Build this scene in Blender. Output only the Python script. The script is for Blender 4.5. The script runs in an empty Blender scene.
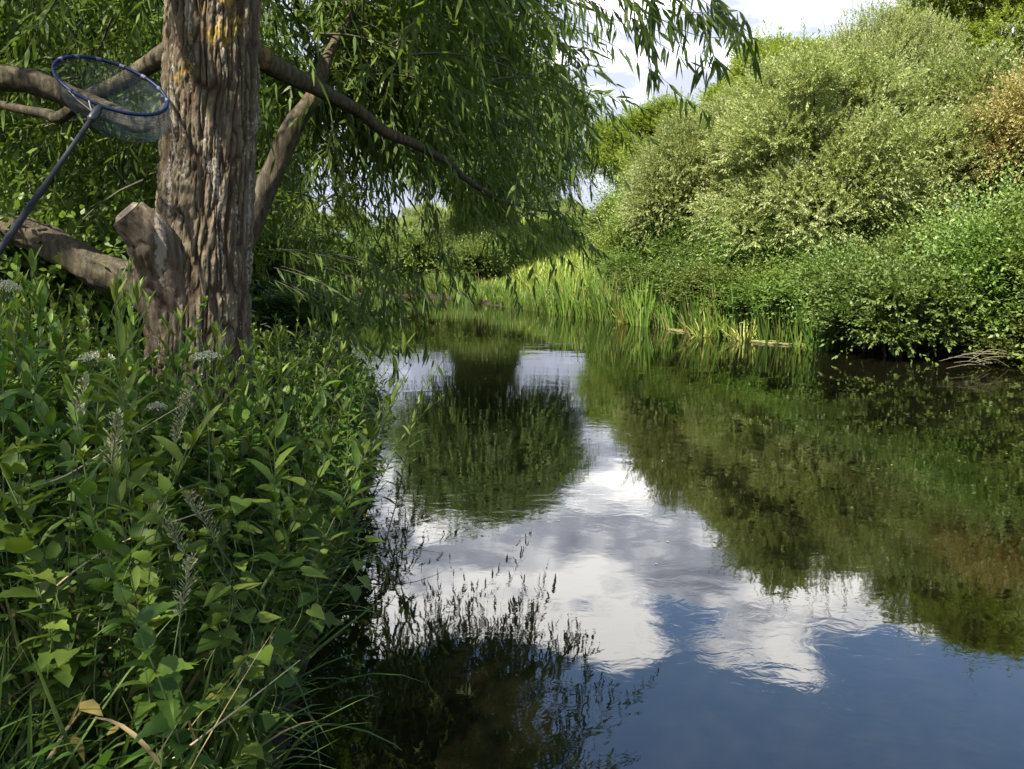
import bpy, math
import numpy as np
from mathutils import Vector, Matrix

SC = bpy.context.scene
COL = SC.collection
rng = np.random.default_rng(11)
PI = math.pi

# ------------------------------------------------------------------ camera
FPX, CX, CY = 797.0, 512.0, 384.5
CAMZ = 1.7
PITCH = math.atan(132.5 / FPX)
cp, sp_ = math.cos(PITCH), math.sin(PITCH)
cam_d = bpy.data.cameras.new('camera')
cam = bpy.data.objects.new('camera', cam_d)
COL.objects.link(cam)
cam.location = (0, 0, CAMZ)
cam.rotation_euler = (PI / 2 - PITCH, 0, 0)
cam_d.sensor_width = 36
cam_d.lens = 36 * FPX / 1024
cam_d.clip_start = 0.05
cam_d.clip_end = 3000
SC.camera = cam


def at(x, y, D):
    """photo position seen at forward distance D -> world point"""
    a = (x - CX) / FPX
    b = (CY - y) / FPX
    d = np.array([a, cp + b * sp_, -sp_ + b * cp])
    d = d * (D / d[1])
    return d + np.array([0, 0, CAMZ])


def proj(p):
    p = np.asarray(p, float) - np.array([0, 0, CAMZ])
    z = p[..., 1] * cp - p[..., 2] * sp_
    u = p[..., 1] * sp_ + p[..., 2] * cp
    z = np.maximum(z, 1e-3)
    return CX + FPX * p[..., 0] / z, CY - FPX * u / z


# ------------------------------------------------------------------ maths
def norm(v):
    return v / np.maximum(np.linalg.norm(v, axis=-1, keepdims=True), 1e-9)


def sstep(a, b, x):
    t = np.clip((x - a) / (b - a), 0, 1)
    return t * t * (3 - 2 * t)


def _hash(i, j, k, seed):
    h = (i * 374761393 + j * 668265263 + k * 2147483647 + seed * 974634541) & 0xFFFFFFFF
    h = ((h ^ (h >> 13)) * 1274126177) & 0xFFFFFFFF
    h = (h ^ (h >> 16)) & 0xFFFFFFFF
    return h / 4294967295.0


def vnoise(p, seed=0):
    p = np.asarray(p, float)
    f = np.floor(p).astype(np.int64)
    t = p - f
    t = t * t * (3 - 2 * t)
    out = 0
    for dx in (0, 1):
        wx = t[..., 0] if dx else 1 - t[..., 0]
        for dy in (0, 1):
            wy = t[..., 1] if dy else 1 - t[..., 1]
            for dz in (0, 1):
                wz = t[..., 2] if dz else 1 - t[..., 2]
                out = out + wx * wy * wz * _hash(f[..., 0] + dx, f[..., 1] + dy, f[..., 2] + dz, seed)
    return out


def fbm(p, octv=4, seed=0):
    s, a, tot = 0, 1.0, 0
    p = np.asarray(p, float)
    for o in range(octv):
        s = s + a * vnoise(p * (2 ** o), seed + o)
        tot += a
        a *= 0.5
    return s / tot


def unit_vecs(n, r):
    return norm(r.normal(size=(n, 3)))


def catmull(pts, n):
    pts = np.asarray(pts, float)
    P = np.vstack([2 * pts[0] - pts[1], pts, 2 * pts[-1] - pts[-2]])
    seg = len(pts) - 1
    t = np.linspace(0, seg, n)
    i = np.minimum(t.astype(int), seg - 1)
    f = (t - i)[:, None]
    p0, p1, p2, p3 = P[i], P[i + 1], P[i + 2], P[i + 3]
    return 0.5 * (2 * p1 + (p2 - p0) * f + (2 * p0 - 5 * p1 + 4 * p2 - p3) * f ** 2 + (3 * p1 - p0 - 3 * p2 + p3) * f ** 3)


# ------------------------------------------------------------------ mesh builder
class MB:
    def __init__(s):
        s.v, s.f, s.r, s.n = [], [], [], 0

    def add(s, verts, faces, rnd=None):
        """faces: list of (n,k) int arrays (indices local to verts), rnd: list of per-face arrays"""
        verts = np.asarray(verts, np.float32).reshape(-1, 3)
        for q, f in enumerate(faces):
            f = np.asarray(f, np.int64)
            if len(f) == 0:
                continue
            s.f.append(f + s.n)
            if rnd is None:
                s.r.append(np.zeros(len(f), np.float32))
            else:
                s.r.append(np.broadcast_to(np.asarray(rnd[q], np.float32), (len(f),)))
        s.v.append(verts)
        s.n += len(verts)

    def mesh(s, name, mat=None, smooth=True):
        me = bpy.data.meshes.new(name)
        if s.n:
            V = np.concatenate(s.v)
            F = np.concatenate([f.ravel() for f in s.f]).astype(np.int32)
            sizes = np.concatenate([np.full(len(f), f.shape[1], np.int32) for f in s.f])
            starts = np.concatenate([[0], np.cumsum(sizes)[:-1]]).astype(np.int32)
            me.vertices.add(len(V))
            me.vertices.foreach_set('co', V.ravel())
            me.loops.add(len(F))
            me.loops.foreach_set('vertex_index', F)
            me.polygons.add(len(sizes))
            me.polygons.foreach_set('loop_start', starts)
            me.update(calc_edges=True)
            at_ = me.attributes.new('rnd', 'FLOAT', 'FACE')
            at_.data.foreach_set('value', np.concatenate(s.r).astype(np.float32))
            if not smooth:
                me.shade_flat()
        if mat:
            me.materials.append(mat)
        return me

    def build(s, name, mat=None, parent=None, smooth=True):
        o = bpy.data.objects.new(name, s.mesh(name, mat, smooth))
        COL.objects.link(o)
        if parent:
            o.parent = parent
        return o


def tubes(mb, P, R, sides=5, rnd=None, cap=False):
    """P (M,K,3) polylines, R (M,K) radii"""
    P = np.asarray(P, float)
    R = np.asarray(R, float)
    if P.ndim == 2:
        P, R = P[None], R[None]
    M, K, _ = P.shape
    T = norm(np.gradient(P, axis=1))
    mean = norm(P[:, -1] - P[:, 0])
    ref = np.where(np.abs(mean[:, 2:3]) > .8, np.array([[1., 0.1, 0]]), np.array([[0.1, 0, 1.]]))
    A = norm(np.cross(T, ref[:, None, :]))
    B = np.cross(T, A)
    th = np.linspace(0, 2 * PI, sides, endpoint=False)
    V = P[:, :, None] + R[:, :, None, None] * (A[:, :, None] * np.cos(th)[None, None, :, None] + B[:, :, None] * np.sin(th)[None, None, :, None])
    idx = np.arange(M * K * sides).reshape(M, K, sides)
    a = idx[:, :-1]
    b = idx[:, 1:]
    F = np.stack([a, np.roll(a, -1, 2), np.roll(b, -1, 2), b], -1).reshape(-1, 4)
    r = np.zeros(len(F)) if rnd is None else np.repeat(rnd, (K - 1) * sides)
    faces, rr = [F], [r]
    if cap:
        faces += [idx[:, -1, :], idx[:, 0, ::-1]]
        rr += [np.zeros(M), np.zeros(M)]
    mb.add(V.reshape(-1, 3), faces, rr)


# leaf templates: verts (along, side, lift), faces
def tmpl_lance(ws, ts, fold=0.0):
    """folded blade with a midrib: base, (left, mid, right)*k, tip"""
    v = [(0, 0, 0)]
    for t, w in zip(ts, ws):
        v += [(t, -w, fold * w), (t, 0, 0), (t, w, fold * w)]
    v.append((1, 0, 0))
    k = len(ts)
    f = [(0, 2, 1), (0, 3, 2)]
    for i in range(k - 1):
        a = 1 + 3 * i
        f += [(a, a + 1, a + 4, a + 3), (a + 1, a + 2, a + 5, a + 4)]
    a = 1 + 3 * (k - 1)
    tip = len(v) - 1
    f += [(a, a + 1, tip), (a + 1, a + 2, tip)]
    return np.array(v, float), f


def tmpl_flat(ws, ts):
    v = [(0, 0, 0)]
    for t, w in zip(ts, ws):
        v += [(t, -w, 0), (t, w, 0)]
    v.append((1, 0, 0))
    k = len(ts)
    tip = len(v) - 1
    if k == 1:
        return np.array(v, float), [(0, 2, 3, 1)]
    f = [(0, 2, 1)]
    for i in range(k - 1):
        a = 1 + 2 * i
        f.append((a, a + 1, a + 3, a + 2))
    a = 1 + 2 * (k - 1)
    f.append((a, a + 1, tip))
    return np.array(v, float), f


T_DIA = tmpl_flat([.5], [.42])
T_WIL = tmpl_flat([.5, .36], [.28, .62])
T_LAN = tmpl_lance([.36, .5, .30], [.15, .40, .74], .35)
T_OVA = tmpl_lance([.42, .5, .40, .2], [.12, .32, .58, .82], .25)
T_NET = tmpl_lance([.30, .46, .42, .50, .40, .43, .30, .30, .16, .15], [.06, .16, .22, .33, .39, .50, .56, .68, .74, .86], .22)
T_HEA = (np.array([(0, 0, 0), (-.14, -.26, .05), (-.02, -.48, .10), (.28, -.48, .10), (.62, -.27, .05), (1, 0, -.03),
                   (.62, .27, .05), (.28, .48, .10), (-.02, .48, .10), (-.14, .26, .05), (.3, 0, 0), (.65, 0, 0)], float),
         [(0, 10, 3, 2), (0, 2, 1), (10, 11, 4, 3), (11, 5, 4), (0, 8, 7, 10), (0, 9, 8), (10, 7, 6, 11), (11, 6, 5)])
T_BLA = tmpl_lance([.40, .5, .5, .45, .36, .24], [.05, .2, .36, .52, .68, .85], .5)


def leaves(mb, T, P, D, N, L, W, curl=0.0, rnd=None):
    """place template T at P, along D, facing N; curl bends the blade downwards"""
    tv, tf = T
    n = len(P)
    if n == 0:
        return
    D = norm(np.asarray(D, float))
    S = norm(np.cross(D, N))
    Nn = np.cross(S, D)
    L = np.broadcast_to(np.asarray(L, float), (n,))
    W = np.broadcast_to(np.asarray(W, float), (n,))
    curl = np.broadcast_to(np.asarray(curl, float), (n,))
    t, s, w = tv[:, 0], tv[:, 1], tv[:, 2]
    V = (P[:, None] + D[:, None] * (L[:, None] * t)[..., None] + S[:, None] * (W[:, None] * s)[..., None]
         + Nn[:, None] * (W[:, None] * w)[..., None])
    V[..., 2] -= (curl * L)[:, None] * (t ** 2)
    nv = len(tv)
    off = (np.arange(n) * nv)[:, None]
    if rnd is None:
        rnd = rng.random(n)
    groups = {}
    for f in tf:
        groups.setdefault(len(f), []).append(f)
    faces, rr = [], []
    for k, fs in groups.items():
        fs = np.array(fs)
        faces.append((off[:, None] + fs[None]).reshape(-1, k))
        rr.append(np.repeat(rnd, len(fs)))
    mb.add(V.reshape(-1, 3), faces, rr)


def sprays(mbl, mbt, O, D, L, droop, n, LL, LW, T=T_DIA, ang=0.9, hang=0.3, tw=.003, r=None, up=.8, twig_sides=3, curl=.15, shade=None):
    """leafy twigs: M twigs with n leaves each"""
    r = r or rng
    M = len(O)
    D = norm(D)
    L = np.broadcast_to(np.asarray(L, float), (M,))
    droop = np.broadcast_to(np.asarray(droop, float), (M,))
    Z = np.array([0, 0, -1.0])
    if mbt is not None:
        K = 5
        t = np.linspace(0, 1, K)
        P = O[:, None] + D[:, None] * (L[:, None] * t)[..., None] + Z * (droop[:, None] * L[:, None] * t ** 2)[..., None]
        tubes(mbt, P, tw * (1.15 - t)[None] * np.ones((M, 1)), twig_sides)
    t = np.linspace(.06, 1, n)[None] + r.uniform(-.4, .4, (M, n)) / n
    P = O[:, None] + D[:, None] * (L[:, None] * t)[..., None] + Z * (droop[:, None] * L[:, None] * t ** 2)[..., None]
    Tn = norm(D[:, None] + Z * (2 * droop[:, None] * t)[..., None])
    rv = norm(np.cross(Tn, norm(r.normal(size=(M, 1, 3)))))
    b = np.cross(Tn, rv)
    ph = np.arange(n)[None] * 2.4 + r.uniform(0, .6, (M, n))
    side = rv * np.cos(ph)[..., None] + b * np.sin(ph)[..., None]
    a = ang * r.uniform(.6, 1.25, (M, n))
    a = a * (1 - .7 * np.clip(t, 0, 1) ** 4)
    Ld = Tn * np.cos(a)[..., None] + side * np.sin(a)[..., None] + Z * (hang * r.uniform(.4, 1.4, (M, n)))[..., None]
    Ld = norm(Ld).reshape(-1, 3)
    Nn = np.array([0, 0, up]) + r.normal(size=(M * n, 3)) * .45
    sc = r.uniform(.65, 1.15, M * n) * np.repeat(r.uniform(.85, 1.15, M), n)
    base = r.random(M) if shade is None else shade
    rn = np.clip(np.repeat(base, n) * .6 + r.random(M * n) * .4, 0, 1)
    leaves(mbl, T, P.reshape(-1, 3), Ld, Nn, LL * sc, LW * sc, curl * r.uniform(0, 1.5, M * n), rn)


# ------------------------------------------------------------------ materials
def new_mat(name):
    m = bpy.data.materials.new(name)
    m.use_nodes = True
    nt = m.node_tree
    nt.nodes.clear()
    out = nt.nodes.new('ShaderNodeOutputMaterial')
    return m, nt, out


def nd(nt, typ, **kw):
    n = nt.nodes.new(typ)
    for k, v in kw.items():
        if k == 'inp':
            for a, b in v.items():
                n.inputs[a].default_value = b
        else:
            setattr(n, k, v)
    return n


def ramp(nt, src, stops):
    n = nt.nodes.new('ShaderNodeValToRGB')
    cr = n.color_ramp
    while len(cr.elements) < len(stops):
        cr.elements.new(.5)
    for e, (p, c) in zip(cr.elements, stops):
        e.position = p
        e.color = (*c, 1) if len(c) == 3 else c
    nt.links.new(src, n.inputs[0])
    return n.outputs[0]


def leaf_mat(name, cols, trans=.35, rough=.5, objvar=.25, spec=.35, dead=None):
    m, nt, out = new_mat(name)
    ln = nt.links.new
    a = nd(nt, 'ShaderNodeAttribute', attribute_name='rnd')
    c = ramp(nt, a.outputs['Fac'], ([(0, dead), (.07, dead)] if dead else []) + [(max(i / (len(cols) - 1), .09 if dead else 0), cc) for i, cc in enumerate(cols)])
    oi = nd(nt, 'ShaderNodeObjectInfo')
    mr = nd(nt, 'ShaderNodeMapRange', inp={3: 1 - objvar, 4: 1 + objvar})
    ln(oi.outputs['Random'], mr.inputs[0])
    hsv = nd(nt, 'ShaderNodeHueSaturation')
    ln(c, hsv.inputs['Color'])
    ln(mr.outputs[0], hsv.inputs['Value'])
    fr7 = nd(nt, 'ShaderNodeMath', operation='MULTIPLY', inp={1: 7.31})
    ln(oi.outputs['Random'], fr7.inputs[0])
    fr8 = nd(nt, 'ShaderNodeMath', operation='FRACT')
    ln(fr7.outputs[0], fr8.inputs[0])
    mh = nd(nt, 'ShaderNodeMapRange', inp={3: .5 - .07 * objvar, 4: .5 + .05 * objvar})
    ln(fr8.outputs[0], mh.inputs[0])
    ln(mh.outputs[0], hsv.inputs['Hue'])
    p = nd(nt, 'ShaderNodeBsdfPrincipled', inp={'Roughness': rough, 'Specular IOR Level': spec})
    t = nd(nt, 'ShaderNodeBsdfTranslucent')
    tc = nd(nt, 'ShaderNodeMix', data_type='RGBA', blend_type='MULTIPLY', inp={0: 1.0})
    tc.inputs[7].default_value = (1.15, 1.2, .55, 1)
    ln(hsv.outputs[0], tc.inputs[6])
    ln(hsv.outputs[0], p.inputs['Base Color'])
    ln(tc.outputs[2], t.inputs['Color'])
    mx = nd(nt, 'ShaderNodeMixShader', inp={0: trans})
    ln(p.outputs[0], mx.inputs[1])
    ln(t.outputs[0], mx.inputs[2])
    ln(mx.outputs[0], out.inputs[0])
    return m


def plain(name, col, rough=.6, metal=0, spec=.4):
    m, nt, out = new_mat(name)
    p = nd(nt, 'ShaderNodeBsdfPrincipled', inp={'Base Color': (*col, 1), 'Roughness': rough, 'Metallic': metal, 'Specular IOR Level': spec})
    n = nd(nt, 'ShaderNodeTexNoise', inp={'Scale': 40.0, 'Detail': 3.0})
    h = nd(nt, 'ShaderNodeHueSaturation', inp={'Color': (*col, 1)})
    mr = nd(nt, 'ShaderNodeMapRange', inp={3: .75, 4: 1.25})
    nt.links.new(n.outputs[0], mr.inputs[0])
    nt.links.new(mr.outputs[0], h.inputs['Value'])
    nt.links.new(h.outputs[0], p.inputs['Base Color'])
    nt.links.new(p.outputs[0], out.inputs[0])
    return m


def bark_mat(name, dark, mid, pale, lichen=0.0, streak=0.0, zlo=2.0, scale=1.0, fissure=False):
    m, nt, out = new_mat(name)
    ln = nt.links.new
    tc = nd(nt, 'ShaderNodeTexCoord')
    mp = nd(nt, 'ShaderNodeMapping', inp={'Scale': (1, 1, .16)})
    ln(tc.outputs['Object'], mp.inputs[0])
    n1 = nd(nt, 'ShaderNodeTexNoise', inp={'Scale': 22.0 * scale, 'Detail': 8.0, 'Roughness': .65})
    ln(mp.outputs[0], n1.inputs[0])
    c1 = ramp(nt, n1.outputs[0], [(.3, dark), (.5, mid), (.72, pale)])
    if fissure:
        # the fissures are coloured a darker red-brown than the ridges
        ra = nd(nt, 'ShaderNodeAttribute', attribute_name='ridge')
        rm = nd(nt, 'ShaderNodeMapRange', inp={1: .15, 2: .75})
        ln(ra.outputs['Fac'], rm.inputs[0])
        fm = nd(nt, 'ShaderNodeMix', data_type='RGBA')
        ln(rm.outputs[0], fm.inputs[0])
        fm.inputs[6].default_value = (.040, .026, .016, 1)
        ln(c1, fm.inputs[7])
        c1 = fm.outputs[2]
    # pale flaky streaks up the ridges
    mp2 = nd(nt, 'ShaderNodeMapping', inp={'Scale': (1, 1, .10)})
    ln(tc.outputs['Object'], mp2.inputs[0])
    n2 = nd(nt, 'ShaderNodeTexNoise', inp={'Scale': 15.0, 'Detail': 5.0, 'Roughness': .6})
    ln(mp2.outputs[0], n2.inputs[0])
    n2b = nd(nt, 'ShaderNodeTexNoise', inp={'Scale': 60.0, 'Detail': 4.0})
    ln(tc.outputs['Object'], n2b.inputs[0])
    ad = nd(nt, 'ShaderNodeMath', operation='MULTIPLY_ADD', inp={1: .35})
    ln(n2b.outputs[0], ad.inputs[0])
    ln(n2.outputs[0], ad.inputs[2])
    s1 = nd(nt, 'ShaderNodeMapRange', inp={1: .77, 2: .82, 3: 0., 4: streak})
    ln(ad.outputs[0], s1.inputs[0])
    mx = nd(nt, 'ShaderNodeMix', data_type='RGBA')
    ln(s1.outputs[0], mx.inputs[0])
    ln(c1, mx.inputs[6])
    mx.inputs[7].default_value = (.32, .29, .24, 1)
    # orange lichen
    n3 = nd(nt, 'ShaderNodeTexNoise', inp={'Scale': 5.0, 'Detail': 9.0, 'Roughness': .72})
    ln(tc.outputs['Object'], n3.inputs[0])
    sx = nd(nt, 'ShaderNodeSeparateXYZ')
    ln(tc.outputs['Object'], sx.inputs[0])
    zz = nd(nt, 'ShaderNodeMapRange', inp={1: zlo, 2: zlo + .8, 3: -.16, 4: .02})
    ln(sx.outputs[2], zz.inputs[0])
    a3 = nd(nt, 'ShaderNodeMath', operation='ADD')
    ln(n3.outputs[0], a3.inputs[0])
    ln(zz.outputs[0], a3.inputs[1])
    l3 = nd(nt, 'ShaderNodeMapRange', inp={1: .56, 2: .63, 3: 0., 4: lichen})
    ln(a3.outputs[0], l3.inputs[0])
    mx2 = nd(nt, 'ShaderNodeMix', data_type='RGBA')
    ln(l3.outputs[0], mx2.inputs[0])
    ln(mx.outputs[2], mx2.inputs[6])
    mx2.inputs[7].default_value = (.26, .165, .03, 1)
    p = nd(nt, 'ShaderNodeBsdfPrincipled', inp={'Roughness': .9, 'Specular IOR Level': .15})
    ln(mx2.outputs[2], p.inputs['Base Color'])
    mp4 = nd(nt, 'ShaderNodeMapping', inp={'Scale': (1, 1, .4)})
    ln(tc.outputs['Object'], mp4.inputs[0])
    n4 = nd(nt, 'ShaderNodeTexNoise', inp={'Scale': 95.0, 'Detail': 6.0, 'Roughness': .7})
    ln(mp4.outputs[0], n4.inputs[0])
    bp0 = nd(nt, 'ShaderNodeBump', inp={'Strength': .9, 'Distance': .007})
    ln(n4.outputs[0], bp0.inputs['Height'])
    bp = nd(nt, 'ShaderNodeBump', inp={'Strength': .7, 'Distance': .012})
    ln(n1.outputs[0], bp.inputs['Height'])
    ln(bp0.outputs[0], bp.inputs['Normal'])
    ln(bp.outputs[0], p.inputs['Normal'])
    ln(p.outputs[0], out.inputs[0])
    return m


M = {}
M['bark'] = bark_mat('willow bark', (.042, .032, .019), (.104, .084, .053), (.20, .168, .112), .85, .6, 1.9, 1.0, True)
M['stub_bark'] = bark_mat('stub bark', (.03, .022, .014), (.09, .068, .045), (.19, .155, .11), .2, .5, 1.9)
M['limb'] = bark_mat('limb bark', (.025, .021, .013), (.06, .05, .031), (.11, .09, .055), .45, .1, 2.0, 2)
M['far_bark'] = bark_mat('far bark', (.04, .035, .025), (.08, .065, .05), (.13, .11, .08), 0, 0, 9, .5)
M['cut'], nt, out = new_mat('cut wood')
tcq = nd(nt, 'ShaderNodeTexCoord')
nq = nd(nt, 'ShaderNodeTexNoise', inp={'Scale': 30.0, 'Detail': 8.0, 'Roughness': .7})
nt.links.new(tcq.outputs['Object'], nq.inputs[0])
cq = ramp(nt, nq.outputs[0], [(.3, (.17, .125, .085)), (.48, (.34, .255, .175)), (.65, (.46, .37, .27))])
pq = nd(nt, 'ShaderNodeBsdfPrincipled', inp={'Roughness': .85, 'Specular IOR Level': .1})
nt.links.new(cq, pq.inputs['Base Color'])
bq = nd(nt, 'ShaderNodeBump', inp={'Strength': .6, 'Distance': .01})
nt.links.new(nq.outputs[0], bq.inputs['Height'])
nt.links.new(bq.outputs[0], pq.inputs['Normal'])
nt.links.new(pq.outputs[0], out.inputs[0])
M['twig'] = plain('twig', (.055, .055, .022), .7)
M['willow'] = leaf_mat('willow leaves', [(.042, .072, .013), (.072, .115, .02), (.11, .16, .03), (.16, .20, .06)], .44, .5, .1, .22)
M['mid'] = leaf_mat('mid willow leaves', [(.07, .115, .02), (.10, .155, .03), (.15, .205, .05)], .38, .5, .15)
M['sallow'] = leaf_mat('sallow leaves', [(.14, .18, .045), (.21, .25, .08), (.28, .315, .125), (.36, .375, .20)], .38, .5, .12)
M['ash'] = leaf_mat('yellow green leaves', [(.14, .19, .025), (.20, .25, .04), (.27, .31, .07)], .38, .5, .12)
M['rust'] = leaf_mat('rusty leaves', [(.22, .225, .06), (.33, .255, .11), (.26, .285, .08)], .3, .6, .1)
M['bush'] = leaf_mat('bush leaves', [(.075, .122, .022), (.125, .185, .04), (.195, .25, .07)], .35, .5, .32)
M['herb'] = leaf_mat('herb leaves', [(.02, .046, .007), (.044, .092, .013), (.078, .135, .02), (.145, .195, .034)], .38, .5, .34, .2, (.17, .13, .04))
M['blade'] = leaf_mat('grass blades', [(.055, .095, .018), (.08, .13, .03), (.115, .165, .045)], .35, .5, .2, .2, (.26, .21, .1))
M['reed'] = leaf_mat('reed blades', [(.055, .115, .016), (.10, .175, .026), (.17, .245, .042)], .35, .4, .2, .35, (.24, .18, .08))
M['yreed'] = leaf_mat('yellow reed blades', [(.26, .28, .06), (.34, .34, .09), (.2, .25, .05)], .35, .45, .1)
M['meadow'] = leaf_mat('meadow grass', [(.14, .20, .03), (.22, .28, .045), (.29, .33, .08)], .35, .5, .1)
M['floret'] = leaf_mat('cream florets', [(.42, .42, .30), (.55, .53, .40), (.5, .48, .3)], .25, .6, .1)
M['seed'] = leaf_mat('grass spikelets', [(.28, .29, .15), (.38, .36, .2), (.2, .2, .09)], .3, .6, .1)
M['straw'] = plain('dry straw', (.36, .30, .17), .7)
M['deadwood'] = plain('dead wood', (.15, .12, .08), .8)
M['drift'] = plain('wet dead reed', (.20, .20, .07), .6)
M['stem'] = plain('green stem', (.05, .075, .018), .6)


# ------------------------------------------------------------------ scene bookkeeping
def thing(name, label, cat, loc=(0, 0, 0), group=None):
    o = bpy.data.objects.new(name, None)
    o.empty_display_size = .1
    COL.objects.link(o)
    o.location = loc
    o['label'] = label
    o['category'] = cat
    if group:
        o['group'] = group
    return o


def tag(o, label, cat, group=None, kind=None):
    if label:
        o['label'] = label
    if cat:
        o['category'] = cat
    if group:
        o['group'] = group
    if kind:
        o['kind'] = kind
    return o


def dup(root, loc, rotz=0, scale=1.0, label=None, group=None):
    r = root.copy()
    COL.objects.link(r)
    r.location = loc
    r.rotation_euler = (0, 0, rotz)
    r.scale = (scale,) * 3 if np.isscalar(scale) else scale
    if label:
        r['label'] = label
    if group:
        r['group'] = group
    for ch in list(root.children):
        c = ch.copy()
        COL.objects.link(c)
        c.parent = r
        for g in ch.children:
            d = g.copy()
            COL.objects.link(d)
            d.parent = c
    return r


def tilted(rotz, tilt):
    """turn about the stem, then lean towards the river (+x)"""
    return (Matrix.Rotation(float(tilt), 3, 'Y') @ Matrix.Rotation(float(rotz), 3, 'Z')).to_euler()


class Kind:
    """first placing moves the built thing itself, later ones copy it"""
    def __init__(s, root):
        s.root, s.used = root, False

    def put(s, loc, rotz=0, scale=1.0, label=None, group=None, tilt=0.0):
        loc = tuple(float(q) for q in loc)
        if s.used:
            o = dup(s.root, loc, float(rotz), scale, label, group)
            o.rotation_euler = tilted(rotz, tilt)
            return o
        s.used = True
        o = s.root
        o.location = loc
        o.rotation_euler = tilted(rotz, tilt)
        o.scale = (scale,) * 3 if np.isscalar(scale) else scale
        if label:
            o['label'] = label
        if group:
            o['group'] = group
        return o


# ------------------------------------------------------------------ river and ground
LEFT = [(8, -3), (4, .2), (1.6, 1.0), (.2, 1.25), (-.5, 1.7), (-.82, 2.4), (-.92, 3.5), (-.98, 4.8), (-1.15, 6.5), (-1.5, 9), (-2.3, 12.2), (-3.8, 16.5),
        (-6.6, 21), (-12, 26), (-25, 31), (-70, 38)]
RIGHT = [(-70, 46), (-25, 39), (-10, 34.6), (-4, 31.8), (-1.6, 29), (-.95, 26.6), (.9, 23), (3.0, 19.4), (4.3, 16.6), (5.5, 14.6), (6.75, 13.6), (8.4, 12.9),
         (11.5, 11.6), (14, 4.5), (20, -4)]
POLY = np.array(LEFT + RIGHT, float)
NL = len(LEFT)


def sd_river(x, y):
    x = np.asarray(x, float)
    y = np.asarray(y, float)
    best = np.full(x.shape, 1e9)
    right = np.zeros(x.shape, bool)
    inside = np.zeros(x.shape, bool)
    n = len(POLY)
    for i in range(n):
        a, b = POLY[i], POLY[(i + 1) % n]
        ab = b - a
        t = np.clip(((x - a[0]) * ab[0] + (y - a[1]) * ab[1]) / (ab @ ab), 0, 1)
        d = np.hypot(x - a[0] - t * ab[0], y - a[1] - t * ab[1])
        m = d < best
        best = np.where(m, d, best)
        right = np.where(m, i >= NL, right)
        if a[1] != b[1]:
            c = ((a[1] > y) != (b[1] > y)) & (x < (b[0] - a[0]) * (y - a[1]) / (b[1] - a[1]) + a[0])
            inside ^= c
    return np.where(inside, -best, best), right


def gz(x, y):
    x = np.asarray(x, float)
    y = np.asarray(y, float)
    s, right = sd_river(x, y)
    h = np.where(s < 0, -.9 * sstep(0, 2.2, -s) - .02, .24 * sstep(-.02, .5, s) + .05 * sstep(.5, 6, s))
    h = h + np.where(right & (s > 0), .45 * sstep(.3, 4, s) + 2.5 * sstep(1.5, 13, s) * sstep(17, 30, y) * sstep(-7, -1, x), 0)
    n = fbm(np.stack([x * .8, y * .8, x * 0 + 3.3], -1), 3, 5) - .5
    return h + np.where(s > 0, n * .18 * sstep(.1, 1.5, s), 0)


def grid_axis(c, near, far, n):
    u = np.linspace(-1, 1, n)
    k = 6.0
    return c + np.sinh(u * k) / np.sinh(k) * far


gx = np.unique(np.concatenate([grid_axis(0, 0, 900, 221)]))
gy = np.unique(np.concatenate([grid_axis(9, 0, 900, 261)]))
X, Y = np.meshgrid(gx, gy)
Zg = gz(X, Y)
mbg = MB()
nx, ny = len(gx), len(gy)
idx = np.arange(nx * ny).reshape(ny, nx)
mbg.add(np.stack([X, Y, Zg], -1).reshape(-1, 3), [np.stack([idx[:-1, :-1], idx[:-1, 1:], idx[1:, 1:], idx[1:, :-1]], -1).reshape(-1, 4)])
mG, nt, out = new_mat('ground')
tc = nd(nt, 'ShaderNodeTexCoord')
n1 = nd(nt, 'ShaderNodeTexNoise', inp={'Scale': .9, 'Detail': 8.0, 'Roughness': .7})
nt.links.new(tc.outputs['Object'], n1.inputs[0])
grass = ramp(nt, n1.outputs[0], [(.3, (.05, .075, .02)), (.5, (.09, .13, .03)), (.7, (.15, .19, .05))])
n2 = nd(nt, 'ShaderNodeTexNoise', inp={'Scale': 5.0, 'Detail': 8.0})
nt.links.new(tc.outputs['Object'], n2.inputs[0])
soil = ramp(nt, n2.outputs[0], [(.3, (.016, .012, .007)), (.7, (.04, .032, .019))])
sx = nd(nt, 'ShaderNodeSeparateXYZ')
nt.links.new(tc.outputs['Object'], sx.inputs[0])
mr = nd(nt, 'ShaderNodeMapRange', inp={1: .35, 2: .6})
nt.links.new(sx.outputs[2], mr.inputs[0])
mx = nd(nt, 'ShaderNodeMix', data_type='RGBA')
nt.links.new(mr.outputs[0], mx.inputs[0])
nt.links.new(soil, mx.inputs[6])
nt.links.new(grass, mx.inputs[7])
p = nd(nt, 'ShaderNodeBsdfPrincipled', inp={'Roughness': .95, 'Specular IOR Level': .1})
nt.links.new(mx.outputs[2], p.inputs['Base Color'])
bp = nd(nt, 'ShaderNodeBump', inp={'Strength': .6, 'Distance': .05})
nt.links.new(n2.outputs[0], bp.inputs['Height'])
nt.links.new(bp.outputs[0], p.inputs['Normal'])
nt.links.new(p.outputs[0], out.inputs[0])
tag(mbg.build('ground', mG), None, None, kind='structure')

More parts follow.
